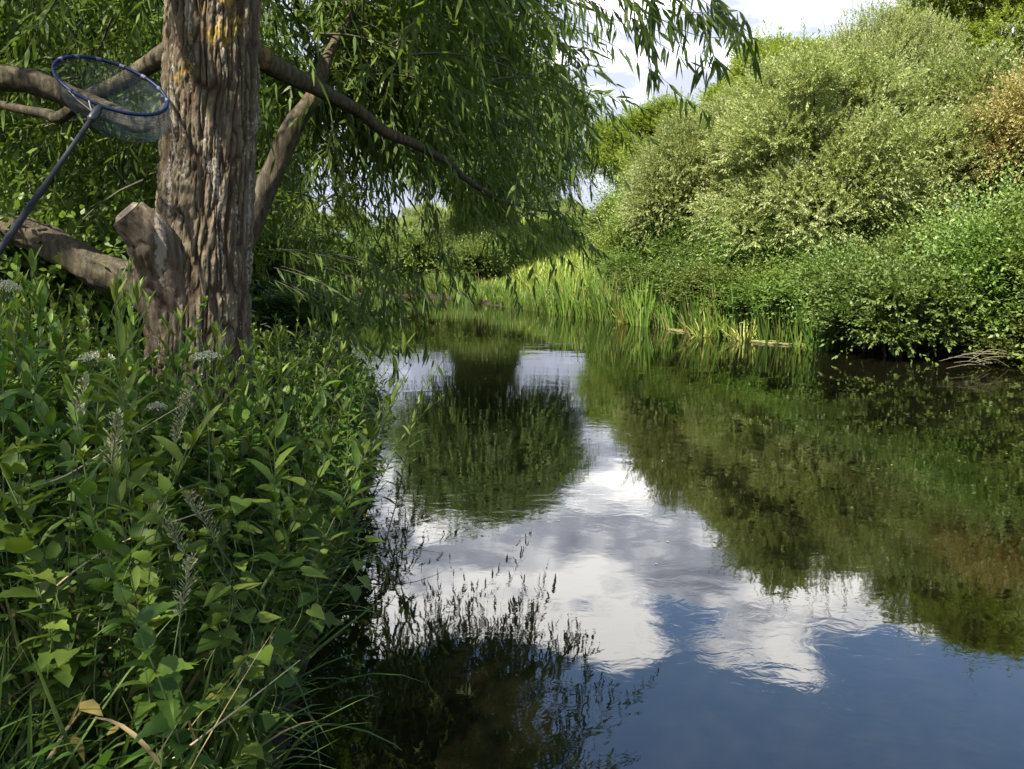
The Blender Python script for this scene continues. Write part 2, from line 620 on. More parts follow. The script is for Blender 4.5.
# water sheet
mbw = MB()
wp = POLY.copy()
mbw.add([(-75, -6, 0), (25, -6, 0), (25, 50, 0), (-75, 50, 0)], [[(0, 1, 2, 3)]])
mW, nt, out = new_mat('river water')
ln = nt.links.new
tc = nd(nt, 'ShaderNodeTexCoord')
mp = nd(nt, 'ShaderNodeMapping', inp={'Scale': (1.0, 1.5, 1), 'Rotation': (0, 0, .25)})
ln(tc.outputs['Object'], mp.inputs[0])
w1 = nd(nt, 'ShaderNodeTexNoise', inp={'Scale': 1.1, 'Detail': 2.0, 'Distortion': .6})
w2 = nd(nt, 'ShaderNodeTexNoise', inp={'Scale': 6.5, 'Detail': 3.0, 'Distortion': .8})
w3 = nd(nt, 'ShaderNodeTexNoise', inp={'Scale': .35, 'Detail': 3.0})
for w in (w1, w2, w3):
    ln(mp.outputs[0], w.inputs[0])
pm = nd(nt, 'ShaderNodeMapRange', inp={1: .42, 2: .68, 3: .15, 4: 1.0})
ln(w3.outputs[0], pm.inputs[0])
m2 = nd(nt, 'ShaderNodeMath', operation='MULTIPLY')
ln(w2.outputs[0], m2.inputs[0])
ln(pm.outputs[0], m2.inputs[1])
b1 = nd(nt, 'ShaderNodeBump', inp={'Strength': 1.0, 'Distance': .0024})
ln(w1.outputs[0], b1.inputs['Height'])
b2 = nd(nt, 'ShaderNodeBump', inp={'Strength': 1.0, 'Distance': .0012})
ln(m2.outputs[0], b2.inputs['Height'])
ln(b1.outputs[0], b2.inputs['Normal'])
p = nd(nt, 'ShaderNodeBsdfPrincipled', inp={'Base Color': (.0045, .0043, .0018, 1), 'Roughness': .02, 'IOR': 1.85})
ln(b2.outputs[0], p.inputs['Normal'])
ln(p.outputs[0], out.inputs[0])
tag(mbw.build('river_water', mW), None, None, kind='structure')

# ------------------------------------------------------------------ foreground willow
TX, TY = -1.64, 4.3
TB = float(gz(TX, TY))


def bark_disp(P, nrm_r, amp, fx, fz, seed):
    """ridged bark height from position"""
    q = P * np.array([fx, fx, fz])
    w = (vnoise(P * np.array([6, 6, 3.0]), seed + 7) - .5)[..., None] * np.array([1.6, 1.6, .2])
    n1 = vnoise(q + w, seed)
    n2 = vnoise(q * 2.1 + w, seed + 1)
    n3 = vnoise(P * np.array([120, 120, 45]), seed + 2)
    rid = 1 - np.abs(2 * n1 - 1)
    rid2 = 1 - np.abs(2 * n2 - 1)
    return amp * (1.0 * (1 - rid ** 1.6) * .9 + .5 * (1 - rid2) + .28 * n3 - .6)


def limb_mesh(pts, radii, n=60, sides=28, amp=.006, seed=1, cap=True, parent=None, name='limb', mat=None, wob=.0):
    C = catmull(pts, n)
    R = np.interp(np.linspace(0, 1, n), np.linspace(0, 1, len(radii)), radii)
    if wob:
        C = C + (np.stack([fbm(C * 2 + 9 * k, 2, seed + 40 + k) for k in range(3)], -1) - .5) * wob
    T = norm(np.gradient(C, axis=0))
    ref = np.array([.2, .1, 1.]) if abs(norm(C[-1] - C[0])[2]) < .8 else np.array([1., .1, .1])
    A = norm(np.cross(T, ref))
    B = np.cross(T, A)
    th = np.linspace(0, 2 * PI, sides, endpoint=False)
    dirs = A[:, None] * np.cos(th)[None, :, None] + B[:, None] * np.sin(th)[None, :, None]
    V = C[:, None] + dirs * R[:, None, None]
    # bark follows the limb: noise in limb coordinates
    s = np.concatenate([[0], np.cumsum(np.linalg.norm(np.diff(C, axis=0), axis=1))])
    Q = np.stack([np.cos(th)[None] * R[:, None], np.sin(th)[None] * R[:, None], s[:, None] + 0 * th[None]], -1)
    low = (fbm(Q * np.array([9, 9, 4.]), 2, seed + 3) - .5) * .35
    V = V + dirs * (bark_disp(Q, None, amp, 26, 7, seed) * np.clip(R / .05, .2, 1)[:, None] + low * R[:, None])[..., None]
    mb = MB()
    ix = np.arange(n * sides).reshape(n, sides)
    a, b = ix[:-1], ix[1:]
    F = np.stack([a, np.roll(a, -1, 1), np.roll(b, -1, 1), b], -1).reshape(-1, 4)
    faces = [F]
    if cap:
        faces += [ix[-1:], ix[:1, ::-1]]
    mb.add(V.reshape(-1, 3), faces)
    return mb.build(name, mat or M['limb'], parent), C, R


willow = thing('willow_tree', 'large willow with ridged lichen-flecked trunk standing at the near bank on the left', 'tree')

# trunk: centre line and radius against the photograph's outline
zk = np.array([TB - .35, TB, .55, 1.0, 1.3, 1.6, 1.9, 2.25, 2.7, 3.1, 3.8, 5.0, 6.5, 8.0])
lk = np.array([110, 120, 140, 146, 149, 150, 158, 163, 166, 170, 172, 178, 186, 200.])
rk = np.array([275, 265, 255, 251, 251, 252, 253, 256, 258, 259, 255, 245, 235, 225.])
depth0 = TY * cp
Dz = TY * cp - (zk - CAMZ) * sp_
cxk = ((lk + rk) / 2 - CX) / FPX * Dz
rdk = (rk - lk) / 2 / FPX * Dz
nz, na = 760, 460
zz = np.linspace(zk[0], 6.5, nz)
cc = np.interp(zz, zk, cxk)
rr_ = np.interp(zz, zk, rdk) * .95
ker = np.hanning(41)
ker /= ker.sum()
cc = np.convolve(np.pad(cc, 20, 'edge'), ker, 'valid')
rr_ = np.convolve(np.pad(rr_, 20, 'edge'), ker, 'valid')
th = np.linspace(0, 2 * PI, na, endpoint=False)
TH, ZZ = np.meshgrid(th, zz)
Q = np.stack([np.cos(TH) * .25, np.sin(TH) * .25, ZZ], -1)
rad = rr_[:, None] * (1 + .16 * (fbm(Q * np.array([5.5, 5.5, .8]), 3, 21) - .5))
# root flare and the swelling under the sawn stub
rad = rad + .07 * np.exp(-(ZZ - TB) / .22) * (.6 + .8 * (np.cos(3 * TH + .7) > 0) * np.cos(3 * TH + .7)) * (ZZ > TB - .5) * np.clip(1, 0, 1)
rad = np.minimum(rad, .62)
wq = (fbm(Q * np.array([7, 7, 3.2]), 2, 90) - .5)[..., None] * np.array([.035, .035, 0])
Qw = (Q + wq)
r1 = np.abs(2 * vnoise(Qw * np.array([40, 40, 5.0]), 71) - 1)
r2 = np.abs(2 * vnoise(Qw * np.array([70, 70, 9.0]), 72) - 1)
r3 = vnoise(Qw * np.array([150, 150, 40.0]), 73)
r4 = np.abs(2 * vnoise(Qw * np.array([24, 24, 3.0]), 74) - 1)
fur = np.minimum(np.clip(r1 * 2.6, 0, 1), np.clip(r4 * 4.0 + .15, 0, 1)) ** .7
fine = np.clip(r2 * 2.2, 0, 1)
plate = vnoise(Qw * np.array([60, 60, 22.0]), 75)
chip = np.clip((vnoise(Qw * np.array([95, 95, 48.0]), 76) - .35) * 3, 0, 1)
r5 = vnoise(Q * np.array([260, 260, 120.0]), 79)
rad = rad + .021 * (fur - .7) + .007 * (fine - .6) + .006 * (chip - .5) * fur + .006 * (r3 - .5) + .005 * (r5 - .5)
FUR = np.clip(fur * (.55 + .45 * fine) + .25 * (r3 - .5), 0, 1)
PT = np.stack([cc[:, None] + np.cos(TH) * rad, TY + np.sin(TH) * rad, ZZ], -1)
mb = MB()
ix = np.arange(nz * na).reshape(nz, na)
a, b = ix[:-1], ix[1:]
mb.add(PT.reshape(-1, 3), [np.stack([a, np.roll(a, -1, 1), np.roll(b, -1, 1), b], -1).reshape(-1, 4), ix[-1:]])
tro = mb.build('trunk', M['bark'], willow)
fa = tro.data.attributes.new('ridge', 'FLOAT', 'POINT')
fa.data.foreach_set('value', FUR.ravel().astype(np.float32))

# sawn stub on the left of the trunk
o, C, R = limb_mesh([at(185, 345, 4.30), at(170, 292, 4.16), at(158, 258, 4.06), at(149, 234, 4.0), at(128, 213, 3.95)], [.19, .15, .122, .108, .084], 90, 110, .02, 5, True, willow, 'sawn_stub', M['stub_bark'])
mb = MB()
ax = norm((C[-1] - C[-3])[None])[0]
e1 = norm(np.cross(ax, [0, 1, .2])[None])[0]
e2 = np.cross(ax, e1)
tt = np.linspace(0, 2 * PI, 28, endpoint=False)
ring = [C[-1] + ax * .004 + (e1 * math.cos(t) + e2 * math.sin(t)) * (.072 + .005 * math.sin(3 * t + 1)) for t in tt]
ring2 = [C[-1] + ax * .02 + (e1 * math.cos(t) + e2 * math.sin(t)) * .056 for t in tt]
F1 = [(i, (i + 1) % 28, 28 + (i + 1) % 28, 28 + i) for i in range(28)]
mb.add(ring + ring2, [F1, [tuple(range(28, 56))]])
mb.build('cut_face', M['cut'], o)

# limbs
limb_pts = {}


def limb(name_pts, radii, **kw):
    o, C, R = limb_mesh(name_pts, radii, parent=willow, **kw)
    return C


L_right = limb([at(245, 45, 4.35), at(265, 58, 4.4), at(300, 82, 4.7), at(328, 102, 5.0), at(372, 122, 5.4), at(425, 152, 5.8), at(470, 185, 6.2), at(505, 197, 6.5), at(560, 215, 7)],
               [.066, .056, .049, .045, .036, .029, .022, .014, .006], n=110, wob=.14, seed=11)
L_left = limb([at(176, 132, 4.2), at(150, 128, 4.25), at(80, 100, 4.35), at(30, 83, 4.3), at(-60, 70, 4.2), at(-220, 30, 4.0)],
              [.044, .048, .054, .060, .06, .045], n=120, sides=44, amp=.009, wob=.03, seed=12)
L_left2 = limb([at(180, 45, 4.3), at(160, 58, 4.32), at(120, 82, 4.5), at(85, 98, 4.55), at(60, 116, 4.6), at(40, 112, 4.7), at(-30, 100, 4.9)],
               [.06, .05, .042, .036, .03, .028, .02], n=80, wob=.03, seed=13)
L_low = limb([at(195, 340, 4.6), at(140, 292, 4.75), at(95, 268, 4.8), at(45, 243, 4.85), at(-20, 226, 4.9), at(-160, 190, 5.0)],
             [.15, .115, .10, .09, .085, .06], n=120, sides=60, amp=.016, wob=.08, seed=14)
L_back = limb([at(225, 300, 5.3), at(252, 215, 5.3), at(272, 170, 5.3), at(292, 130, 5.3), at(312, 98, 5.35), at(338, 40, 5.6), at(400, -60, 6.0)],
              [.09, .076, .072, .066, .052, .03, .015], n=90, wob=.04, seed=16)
over = []
for k, (pts, r0) in enumerate([
    ([(-1.6, 4.3, 4.2), (-.8, 4.2, 4.7), (.2, 4.0, 4.6), (1.3, 3.7, 3.9), (1.9, 3.5, 3.1)], .09),
    ([(-1.6, 4.3, 5.0), (-1.2, 6.0, 5.8), (-.4, 8.0, 6.0), (.6, 9.5, 5.2)], .10),
    ([(-1.7, 4.2, 4.6), (-2.8, 2.6, 5.4), (-3.6, .6, 5.8), (-4, -1, 5.6)], .10),
    ([(-1.7, 4.3, 4.0), (-3.0, 5.0, 4.8), (-4.6, 6.2, 4.6), (-5.6, 7, 3.8)], .09),
    ([(-1.6, 4.3, 5.6), (-.8, 2.8, 6.2), (.2, 1.2, 6.3), (.8, 0, 5.8)], .08),
    ([(-1.6, 4.3, 6.0), (-1.8, 4.6, 7.2), (-2.0, 5.0, 8.2)], .10),
    ([(-1.6, 4.4, 3.6), (-1.9, 6.0, 3.9), (-1.7, 7.6, 3.6), (-1.3, 9, 2.7)], .06),
]):
    over.append(limb(pts, [r0, r0 * .7, r0 * .4, .015], n=60, sides=14, wob=.15, seed=30 + k))

# foliage: branchlets in the canopy volumes, each hung with drooping leafy twigs
crown, twigs = MB(), MB()
wr = np.random.default_rng(5)
VOL = [  # centre, radii, branchlets
    ((-.75, 6.6, 3.55), (1.0, 1.8, .95), 62),
    ((-.85, 8.4, 4.2), (.9, 2.2, 1.0), 80),
    ((-1.2, 8.0, 5.3), (1.4, 3.0, 1.2), 110),
    ((-1.6, 5.2, 5.6), (3.0, 3.0, 1.6), 170),
    ((-4.0, 6.5, 3.3), (1.9, 2.5, 1.7), 120),
    ((-4.0, -.6, 5.8), (3.4, 3.2, 1.4), 190),  # unseen foliage above and behind the camera, extended to shade the near bank
    ((-1.45, 7.6, 1.8), (.35, 1.2, .5), 8),
    ((-2.4, 7.6, 2.6), (.8, 1.5, .7), 12),
    ((-3.2, 5.2, 1.9), (1.0, 1.0, .8), 26),
    ((.4, 1.6, 5.6), (1.7, 1.8, .9), 60),
    (tuple(at(320, 40, 5.8)), (.6, .6, .5), 40),
    (tuple(at(70, 10, 5.2)), (.9, .6, .5), 26),
]
for c, r3, nb in VOL:
    nb = int(nb * 1.3)
    u = unit_vecs(nb, wr) * (wr.random(nb) ** .42)[:, None]
    O = np.array(c) + u * np.array(r3)
    outw = norm(O - np.array([TX, TY, O[:, 2].mean()]))
    outw[:, 2] *= .3
    Db = norm(outw + wr.normal(size=(nb, 3)) * .45 + np.array([0, 0, .1]))
    Lb = wr.uniform(.6, 1.2, nb)
    K = 7
    t = np.linspace(0, 1, K)
    dr = wr.uniform(.25, .6, nb)
    P = O[:, None] + Db[:, None] * (Lb[:, None] * t)[..., None]
    P[..., 2] -= (dr * Lb)[:, None] * t ** 2
    tubes(twigs, P, .008 * (1.1 - t)[None] * np.ones((nb, 1)), 4)
    ns = 8
    ts = wr.uniform(.1, 1.0, (nb, ns))
    So = O[:, None] + Db[:, None] * (Lb[:, None] * ts)[..., None]
    So[..., 2] -= (dr * Lb)[:, None] * ts ** 2
    Sd = norm(Db[:, None] * .7 + wr.normal(size=(nb, ns, 3)) * .55 + np.array([0, 0, -.25]))
    sh = np.repeat(wr.random(nb), ns) * .5 + wr.random(nb * ns) * .5
    sprays(crown, twigs, So.reshape(-1, 3), Sd.reshape(-1, 3), wr.uniform(.3, .7, nb * ns), wr.uniform(.1, .6, nb * ns), 14, .13, .0245,
           T_WIL, 1.0, .36, .0022, wr, .5, 3, .18, sh)


def strand(pts, n=26, LL=.115, LW=.018, hang=1.0, seed=0):
    """one long hanging twig drawn through world points, leaves dangling from it"""
    r = np.random.default_rng(seed)
    C = catmull(pts, 40)
    tubes(twigs, C[None], (.0022 * np.linspace(1, .35, 40))[None], 4)
    k = np.sort(r.uniform(3, 39, n))
    i = k.astype(int)
    P = C[i]
    T = norm(np.gradient(C, axis=0))[i]
    sd = norm(np.cross(T, r.normal(size=(n, 3))))
    D = norm(T * .45 + sd * .55 + np.array([0, 0, -hang]) * r.uniform(.5, 1.4, (n, 1)))
    s = r.uniform(.7, 1.15, n)
    leaves(crown, T_WIL, P, D, r.normal(size=(n, 3)) + np.array([0, -.6, .3]), LL * s, LW * s, .05, r.random(n) * .6)


for k, (pts, D, n) in enumerate([
    ([(470, -60), (540, -12), (600, 12), (650, 38), (690, 62), (722, 76)], 3.5, 40),
    ([(560, -50), (640, -8), (690, 12), (735, 10), (748, 22)], 3.4, 34),
    ([(640, -60), (690, -10), (728, 20), (740, 45)], 3.5, 26),
    ([(520, -60), (560, 0), (590, 22), (622, 30)], 3.8, 24),
    ([(600, -40), (640, 10), (652, 40), (657, 70)], 3.6, 20),
    ([(660, -50), (680, -5), (700, 18), (712, 50), (716, 60)], 3.5, 22),
    ([(505, 197), (540, 218), (575, 232), (606, 256)], 6.4, 30),
    ([(470, 185), (510, 225), (545, 250), (560, 272)], 6.3, 28),
    ([(440, 170), (470, 215), (500, 255), (510, 285)], 6.2, 26),
    ([(420, 150), (430, 220), (450, 270), (458, 300)], 6.0, 26),
    ([(370, 120), (385, 190), (396, 250), (402, 330), (410, 352)], 5.8, 34),
    ([(330, 105), (345, 180), (372, 250), (385, 300), (378, 330)], 5.6, 34),
    ([(270, 250), (320, 255), (370, 270), (408, 282), (428, 300)], 5.6, 30),
    ([(262, 265), (300, 275), (345, 300), (375, 318), (395, 312)], 5.2, 30),
    ([(420, 150), (470, 165), (520, 185), (570, 225), (590, 250)], 6.6, 32),
    ([(540, 20), (575, 60), (590, 120), (594, 170)], 7.6, 30),
    ([(520, 40), (560, 100), (575, 170), (585, 215)], 7.8, 30),
    ([(490, 50), (530, 130), (548, 200), (560, 235)], 7.0, 30),
]):
    r = np.random.default_rng(100 + k)
    W3 = [at(x, y, D + .15 * r.normal()) for x, y in pts]
    strand(W3, n, seed=200 + k)
    for q in range(5 if k in (9, 10, 11, 12, 13) else 2):
        j = r.normal(size=3) * np.array([.12, .25, .1])
        strand([w + j * (0.3 + i / len(W3)) for i, w in enumerate(W3)], n, seed=300 + k * 5 + q)

crown.build('crown', M['willow'], willow)
twigs.build('twigs', M['twig'], willow)

# ------------------------------------------------------------------ landing net lying on the left limb
net = thing('landing_net', 'landing net with blue hoop and teal mesh resting on the willow limb', 'net')
c0 = at(110, 86, 3.95)
pa, pb = at(56, 62, 3.85), at(166, 108, 3.98)
maj = (pb - pa) / 2
mn = at(122, 62, 4.16) - at(98, 112, 3.76)
mn = mn / 2
mn = mn - maj * (mn @ maj) / (maj @ maj)
mn = mn / np.linalg.norm(mn) * np.linalg.norm(maj) * .82
c0 = (pa + pb) / 2
nrm = norm(np.cross(maj, mn)[None])[0]
if nrm[2] < 0:
    nrm = -nrm
tt = np.linspace(0, 2 * PI, 73)
mb = MB()
ringp = c0 + np.cos(tt)[:, None] * maj + np.sin(tt)[:, None] * mn
tubes(mb, ringp[None], np.full((1, 73), .0085), 10)
m_hoop = plain('blue hoop', (.004, .010, .042), .5, spec=.2)
hoop = mb.build('hoop', m_hoop, net)
# pale wraps that hold the mesh to the hoop
m_wrap = plain('pale wrap', (.06, .07, .11), .6)
for t0 in np.linspace(.3, 2.9, 7):
    mb = MB()
    tw_ = np.linspace(t0, t0 + .10, 5)
    q = c0 + np.cos(tw_)[:, None] * maj + np.sin(tw_)[:, None] * mn
    tubes(mb, q[None], np.full((1, 5), .0098), 8, cap=True)
    mb.build('hoop_wrap', m_wrap, hoop)
# bag
nu, nv_ = 72, 16
mb = MB()
V = []
down = np.array([0, 0, -1.0])
for j in range(nv_):
    s = j / (nv_ - 1)
    rad_ = (1 - s ** 2.6) ** .5 if s < 1 else 0
    for i in range(nu):
        t = 2 * PI * i / nu
        q = c0 + (maj * math.cos(t) + mn * math.sin(t)) * (.03 + .97 * rad_) * (1 + .05 * math.sin(5 * t + 3 * s) * s)
        q = q + down * .20 * s + maj * .12 * s
        V.append(q)
ix = np.arange(nu * nv_).reshape(nv_, nu)
a, b = ix[:-1], ix[1:]
mb.add(V, [np.stack([a, np.roll(a, -1, 1), np.roll(b, -1, 1), b], -1).reshape(-1, 4)])
mN, nt, out = new_mat('net mesh')
p = nd(nt, 'ShaderNodeBsdfPrincipled', inp={'Base Color': (.004, .018, .026, 1), 'Roughness': .6})
tr = nd(nt, 'ShaderNodeBsdfTransparent')
mx = nd(nt, 'ShaderNodeMixShader', inp={0: .42})
tcn = nd(nt, 'ShaderNodeTexCoord')
vn = nd(nt, 'ShaderNodeTexNoise', inp={'Scale': 14.0, 'Detail': 3.0})
nt.links.new(tcn.outputs['Object'], vn.inputs[0])
mr = nd(nt, 'ShaderNodeMapRange', inp={1: .35, 2: .7, 3: .10, 4: .34})
nt.links.new(vn.outputs[0], mr.inputs[0])
nt.links.new(mr.outputs[0], mx.inputs[0])
nt.links.new(tr.outputs[0], mx.inputs[1])
nt.links.new(p.outputs[0], mx.inputs[2])
nt.links.new(mx.outputs[0], out.inputs[0])
mb.build('net_bag', mN, net)
mb = MB()
VV = np.array(V).reshape(nv_, nu, 3)
for i in range(0, nu, 2):
    tubes(mb, VV[:-1, i][None], np.full((1, nv_ - 1), .0007), 3)
for j in range(1, nv_ - 1):
    tubes(mb, np.concatenate([VV[j], VV[j, :1]])[None], np.full((1, nu + 1), .0007), 3)
mb.build('netting', plain('net thread', (.006, .02, .023), .7), net)
# spreader block and handle
j0 = at(95, 114, 3.72)
hend = at(-25, 285, 3.05)
hd = norm((hend - j0)[None])[0]
mb = MB()
tubes(mb, np.array([[j0 - hd * .05, j0 - hd * .02, j0 + hd * .03, j0 + hd * .05]]), np.array([[.014, .02, .02, .013]]), 12, cap=True)
for sgn in (-1, 1):
    q = c0 + math.cos(-PI / 2 + sgn * .32 - .45) * maj + math.sin(-PI / 2 + sgn * .32 - .45) * mn
    tubes(mb, np.array([[j0, (j0 + q) / 2 + hd * .01, q]]), np.full((1, 3), .008), 8)
mb.build('spreader_block', plain('black plastic', (.015, .017, .02), .4), net)
mb = MB()
tubes(mb, np.array([[j0 + hd * .03, j0 + hd * .25, j0 + hd * .5, j0 + hd * .5, hend]]), np.array([[.0105, .0105, .0105, .0135, .0135]]), 14, cap=True)
mb.build('handle', plain('grey pole', (.011, .012, .014), .6, spec=.25), net)

# ------------------------------------------------------------------ trees and bushes of the far banks
def blob_crown(r, R, cz, nblob, nspr, nl, LL, LW, twl=(.25, .55), droop=(.05, .25), upw=.5, size=(.22, .38), T=T_DIA, hang=.15, ang=.85, zlo=.2, spiky=0.0, twig_mb=None, leaders=0):
    """lumpy crown: sub-crowns over an ellipsoid, each with its own leafy twigs"""
    mb = MB()
    R = np.array(R, float)
    u = unit_vecs(nblob, r)
    u[:, 2] = np.where(u[:, 2] < -.55, -u[:, 2] * .6, u[:, 2])
    u = norm(u)
    rad = .45 + .55 * r.random(nblob) ** .5
    C = u * rad[:, None] * R * .86 + np.array([0, 0, cz])
    C += r.normal(size=C.shape) * R * .05
    br = r.uniform(size[0], size[1], nblob) * R.mean()
    w = br ** 2
    k = r.choice(nblob, nspr, p=w / w.sum())
    uu = unit_vecs(nspr, r)
    rr = r.random(nspr) ** .25
    lump = .72 + .56 * vnoise(uu * 2.4 + C[k] * 3.1, 9)
    O = C[k] + uu * (br[k] * rr * lump)[:, None] * np.array([1, 1, .82])
    out_c = norm((O - np.array([0, 0, cz])) / R)
    D = norm(uu * .6 + out_c * .5 + np.array([0, 0, upw]) + r.normal(size=(nspr, 3)) * .35)
    L = r.uniform(*twl, nspr) * (1 + spiky * (r.random(nspr) < .12) * 1.5)
    keep = O[:, 2] > zlo
    sh = np.clip(.5 + (vnoise(O * 1.3, 4) - .5) * .9 + (r.random(nspr) - .5) * .5, 0, 1)
    sprays(mb, twig_mb, O[keep], D[keep], L[keep], r.uniform(*droop, keep.sum()), nl, LL, LW, T, ang, hang, .004, r, 1.0, 3, .1, sh[keep])
    if leaders:
        # long leading shoots standing out of the crown's upper side
        up_ = np.argsort(-(C[:, 2] + .25 * R[2] * r.random(nblob)))[:max(6, nblob // 2)]
        q = r.choice(up_, leaders)
        uu = unit_vecs(leaders, r)
        uu[:, 2] = np.abs(uu[:, 2])
        O = C[q] + uu * (br[q] * .7)[:, None]
        oc = norm((O - np.array([0, 0, cz])) / R)
        D = norm(oc * .5 + np.array([0, 0, 1.0]) + r.normal(size=(leaders, 3)) * .22)
        Ls = r.uniform(.5, 1.25, leaders) * R.mean() * .36
        sprays(mb, mb, O, D, Ls, r.uniform(0, .15, leaders), 34, LL, LW, T, .8, .1, .006, r, 1.0, 3, .1, r.random(leaders))
        for w_ in range(3):
            O2 = O + D * (Ls * (.25 + .22 * w_))[:, None]
            D2 = norm(D + r.normal(size=(leaders, 3)) * .6)
            sprays(mb, None, O2, D2, Ls * .38, .1, 14, LL, LW, T, .8, .1, .004, r, 1.0, 3, .1, r.random(leaders))
    return mb, C, br


def tree_kind(name, label, cat, seed, R, cz, nblob, nspr, nl, LL, LW, mat, stems=3, base_r=.12, bark='far_bark', **kw):
    r = np.random.default_rng(seed)
    root = thing(name, label, cat)
    tw = MB()
    mb, C, br = blob_crown(r, R, cz, nblob, nspr, nl, LL, LW, twig_mb=None, **kw)
    tr = MB()
    # stems rising from the base, limbs to every sub-crown
    heads = []
    for s in range(stems):
        a = 2 * PI * s / stems + r.uniform(0, 1)
        top = np.array([math.cos(a) * R[0] * .35 * (stems > 1), math.sin(a) * R[1] * .35 * (stems > 1), cz + R[2] * .35])
        b0 = np.array([math.cos(a) * .15 * (stems > 1), math.sin(a) * .15 * (stems > 1), -.25])
        mid = (b0 + top) / 2 + r.normal(size=3) * .12 * R[0] * .3
        P = catmull([b0, mid * np.array([.8, .8, 1]), top], 14)
        tubes(tr, P[None], (base_r * np.linspace(1, .3, 14))[None], 9)
        heads.append(P)
    heads = np.concatenate(heads)
    for c in C:
        d = np.linalg.norm(heads - c, axis=1) + 2.0 * np.maximum(0, heads[:, 2] - c[2])
        h = heads[d.argmin()]
        P = catmull([h, (h + c) / 2 + np.array([0, 0, -.08]) + r.normal(size=3) * .08, c], 8)
        tubes(tr, P[None], (base_r * .32 * np.linspace(1, .25, 8))[None], 5)
        for q in range(3):
            e = c + unit_vecs(1, r)[0] * br[0] * .8
            P = catmull([c, (c + e) / 2 + r.normal(size=3) * .04, e], 5)
            tubes(tr, P[None], (base_r * .1 * np.linspace(1, .4, 5))[None], 4)
    tr.build('trunk', M[bark], root)
    mb.build('crown', mat, root)
    return Kind(root)


def ground_pt(x, y, D=None):
    """where the photo position meets level ground near the given distance"""
    p = at(x, y, D)
    return np.array([p[0], D, float(gz(p[0], D))])


SG = 'sallow bushes along the far bank'
sal_a = tree_kind('sallow_tree', 'x', 'tree', 51, (2.6, 2.6, 2.3), 2.7, 75, 12500, 22, .085, .032, M['sallow'], 5, .10, upw=.6, size=(.12, .27), spiky=.5, leaders=45)
sal_b = tree_kind('sallow_tree', 'x', 'tree', 52, (3.4, 3.0, 2.9), 3.3, 95, 15000, 22, .085, .032, M['sallow'], 6, .11, upw=.6, size=(.11, .25), spiky=.5, leaders=60)
ash_a = tree_kind('bank_tree', 'x', 'tree', 53, (2.6, 2.6, 3.6), 5.0, 50, 12000, 20, .10, .038, M['ash'], 2, .16, upw=.7, size=(.17, .32), spiky=.6, leaders=50)
rust_a = tree_kind('bronze_tree', 'x', 'tree', 54, (1.6, 1.6, 1.8), 3.1, 40, 3600, 16, .085, .028, M['rust'], 2, .08, upw=.6, size=(.16, .3), spiky=.9)
bush_a = tree_kind('leafy_bush', 'x', 'bush', 55, (1.35, 1.2, .85), .85, 60, 6000, 14, .08, .042, M['bush'], 5, .03, T=T_WIL, upw=.9, size=(.13, .27), zlo=-.05, twl=(.15, .4), spiky=1.2)
bush_b = tree_kind('leafy_bush', 'x', 'bush', 56, (1.1, 1.0, 1.15), 1.1, 60, 6000, 14, .07, .036, M['bush'], 5, .03, T=T_WIL, upw=1.0, size=(.12, .26), zlo=-.05, twl=(.15, .5), spiky=1.4)
mid_a = tree_kind('drooping_willow', 'x', 'tree', 57, (4.0, 3.6, 3.6), 5.2, 70, 17000, 20, .125, .034, M['mid'], 2, .2, upw=-.1, size=(.2, .32), droop=(.3, .9), hang=.7, twl=(.4, .9))


def put_tree(kind, x, y, D, scale, rot, label, group=None, dz=0.0):
    """x, D place the tree; it stands on the ground there"""
    p = ground_pt(x, 250, D)
    return kind.put((p[0], p[1], p[2] + dz), rot, scale, label, group)


FG = 'trees on the far bank'
put_tree(sal_a, 702, 0, 22.5, (.84, .84, 1.1), .3, 'rounded grey-green sallow at the left end of the far bank thicket', FG, -.7)
put_tree(sal_b, 818, 0, 18.4, (.93, .9, .96), 1.2, 'broad pale grey-green sallow in the middle of the far bank thicket', FG, -.75)
put_tree(sal_b, 868, 0, 26.0, (.72, .72, 1.04), 2.9, 'tall spiky-topped sallow behind the broad pale one', FG)
put_tree(ash_a, 985, 0, 28.5, (1.3, 1.3, 1.14), .4, 'tall yellow-green tree behind the bronze-leaved one at the right edge', FG)
put_tree(sal_a, 948, 0, 18.5, (.95, .95, .98), 4.2, 'sallow between the broad pale one and the bronze-leaved tree', FG)
put_tree(rust_a, 1046, 0, 16.2, .92, .4, 'bronze-leaved tree above the bushes at the right edge', FG)
put_tree(ash_a, 1130, 0, 25.0, (1.3, 1.3, 1.15), 2.4, 'yellow-green tree rising past the right edge beyond the bronze-leaved tree', FG)
put_tree(sal_b, 1260, 0, 14.5, 1.0, 2.0, 'sallow on the far bank past the bronze-leaved tree', FG)
put_tree(ash_a, 745, 0, 33, (1.0, 1.0, .66), 1.5, 'tall green tree rising behind the rounded grey-green sallow', FG)
put_tree(ash_a, 775, 0, 29.0, (.9, .9, .74), 2.2, 'yellow-green tree rising between the rounded sallow and the broad pale one', FG)
put_tree(ash_a, 672, 0, 46, (1.25, 1.25, .80), 3.5, 'distant tree between the sky gap and the far bank thicket', FG)
put_tree(ash_a, 622, 0, 58, (1.2, 1.2, .92), 5.0, 'most distant tree at the foot of the sky gap', FG)
put_tree(mid_a, 492, 0, 34.5, (1.14, 1.1, 1.06), .8, 'dark green drooping willow over the river bend at the far bank', FG)

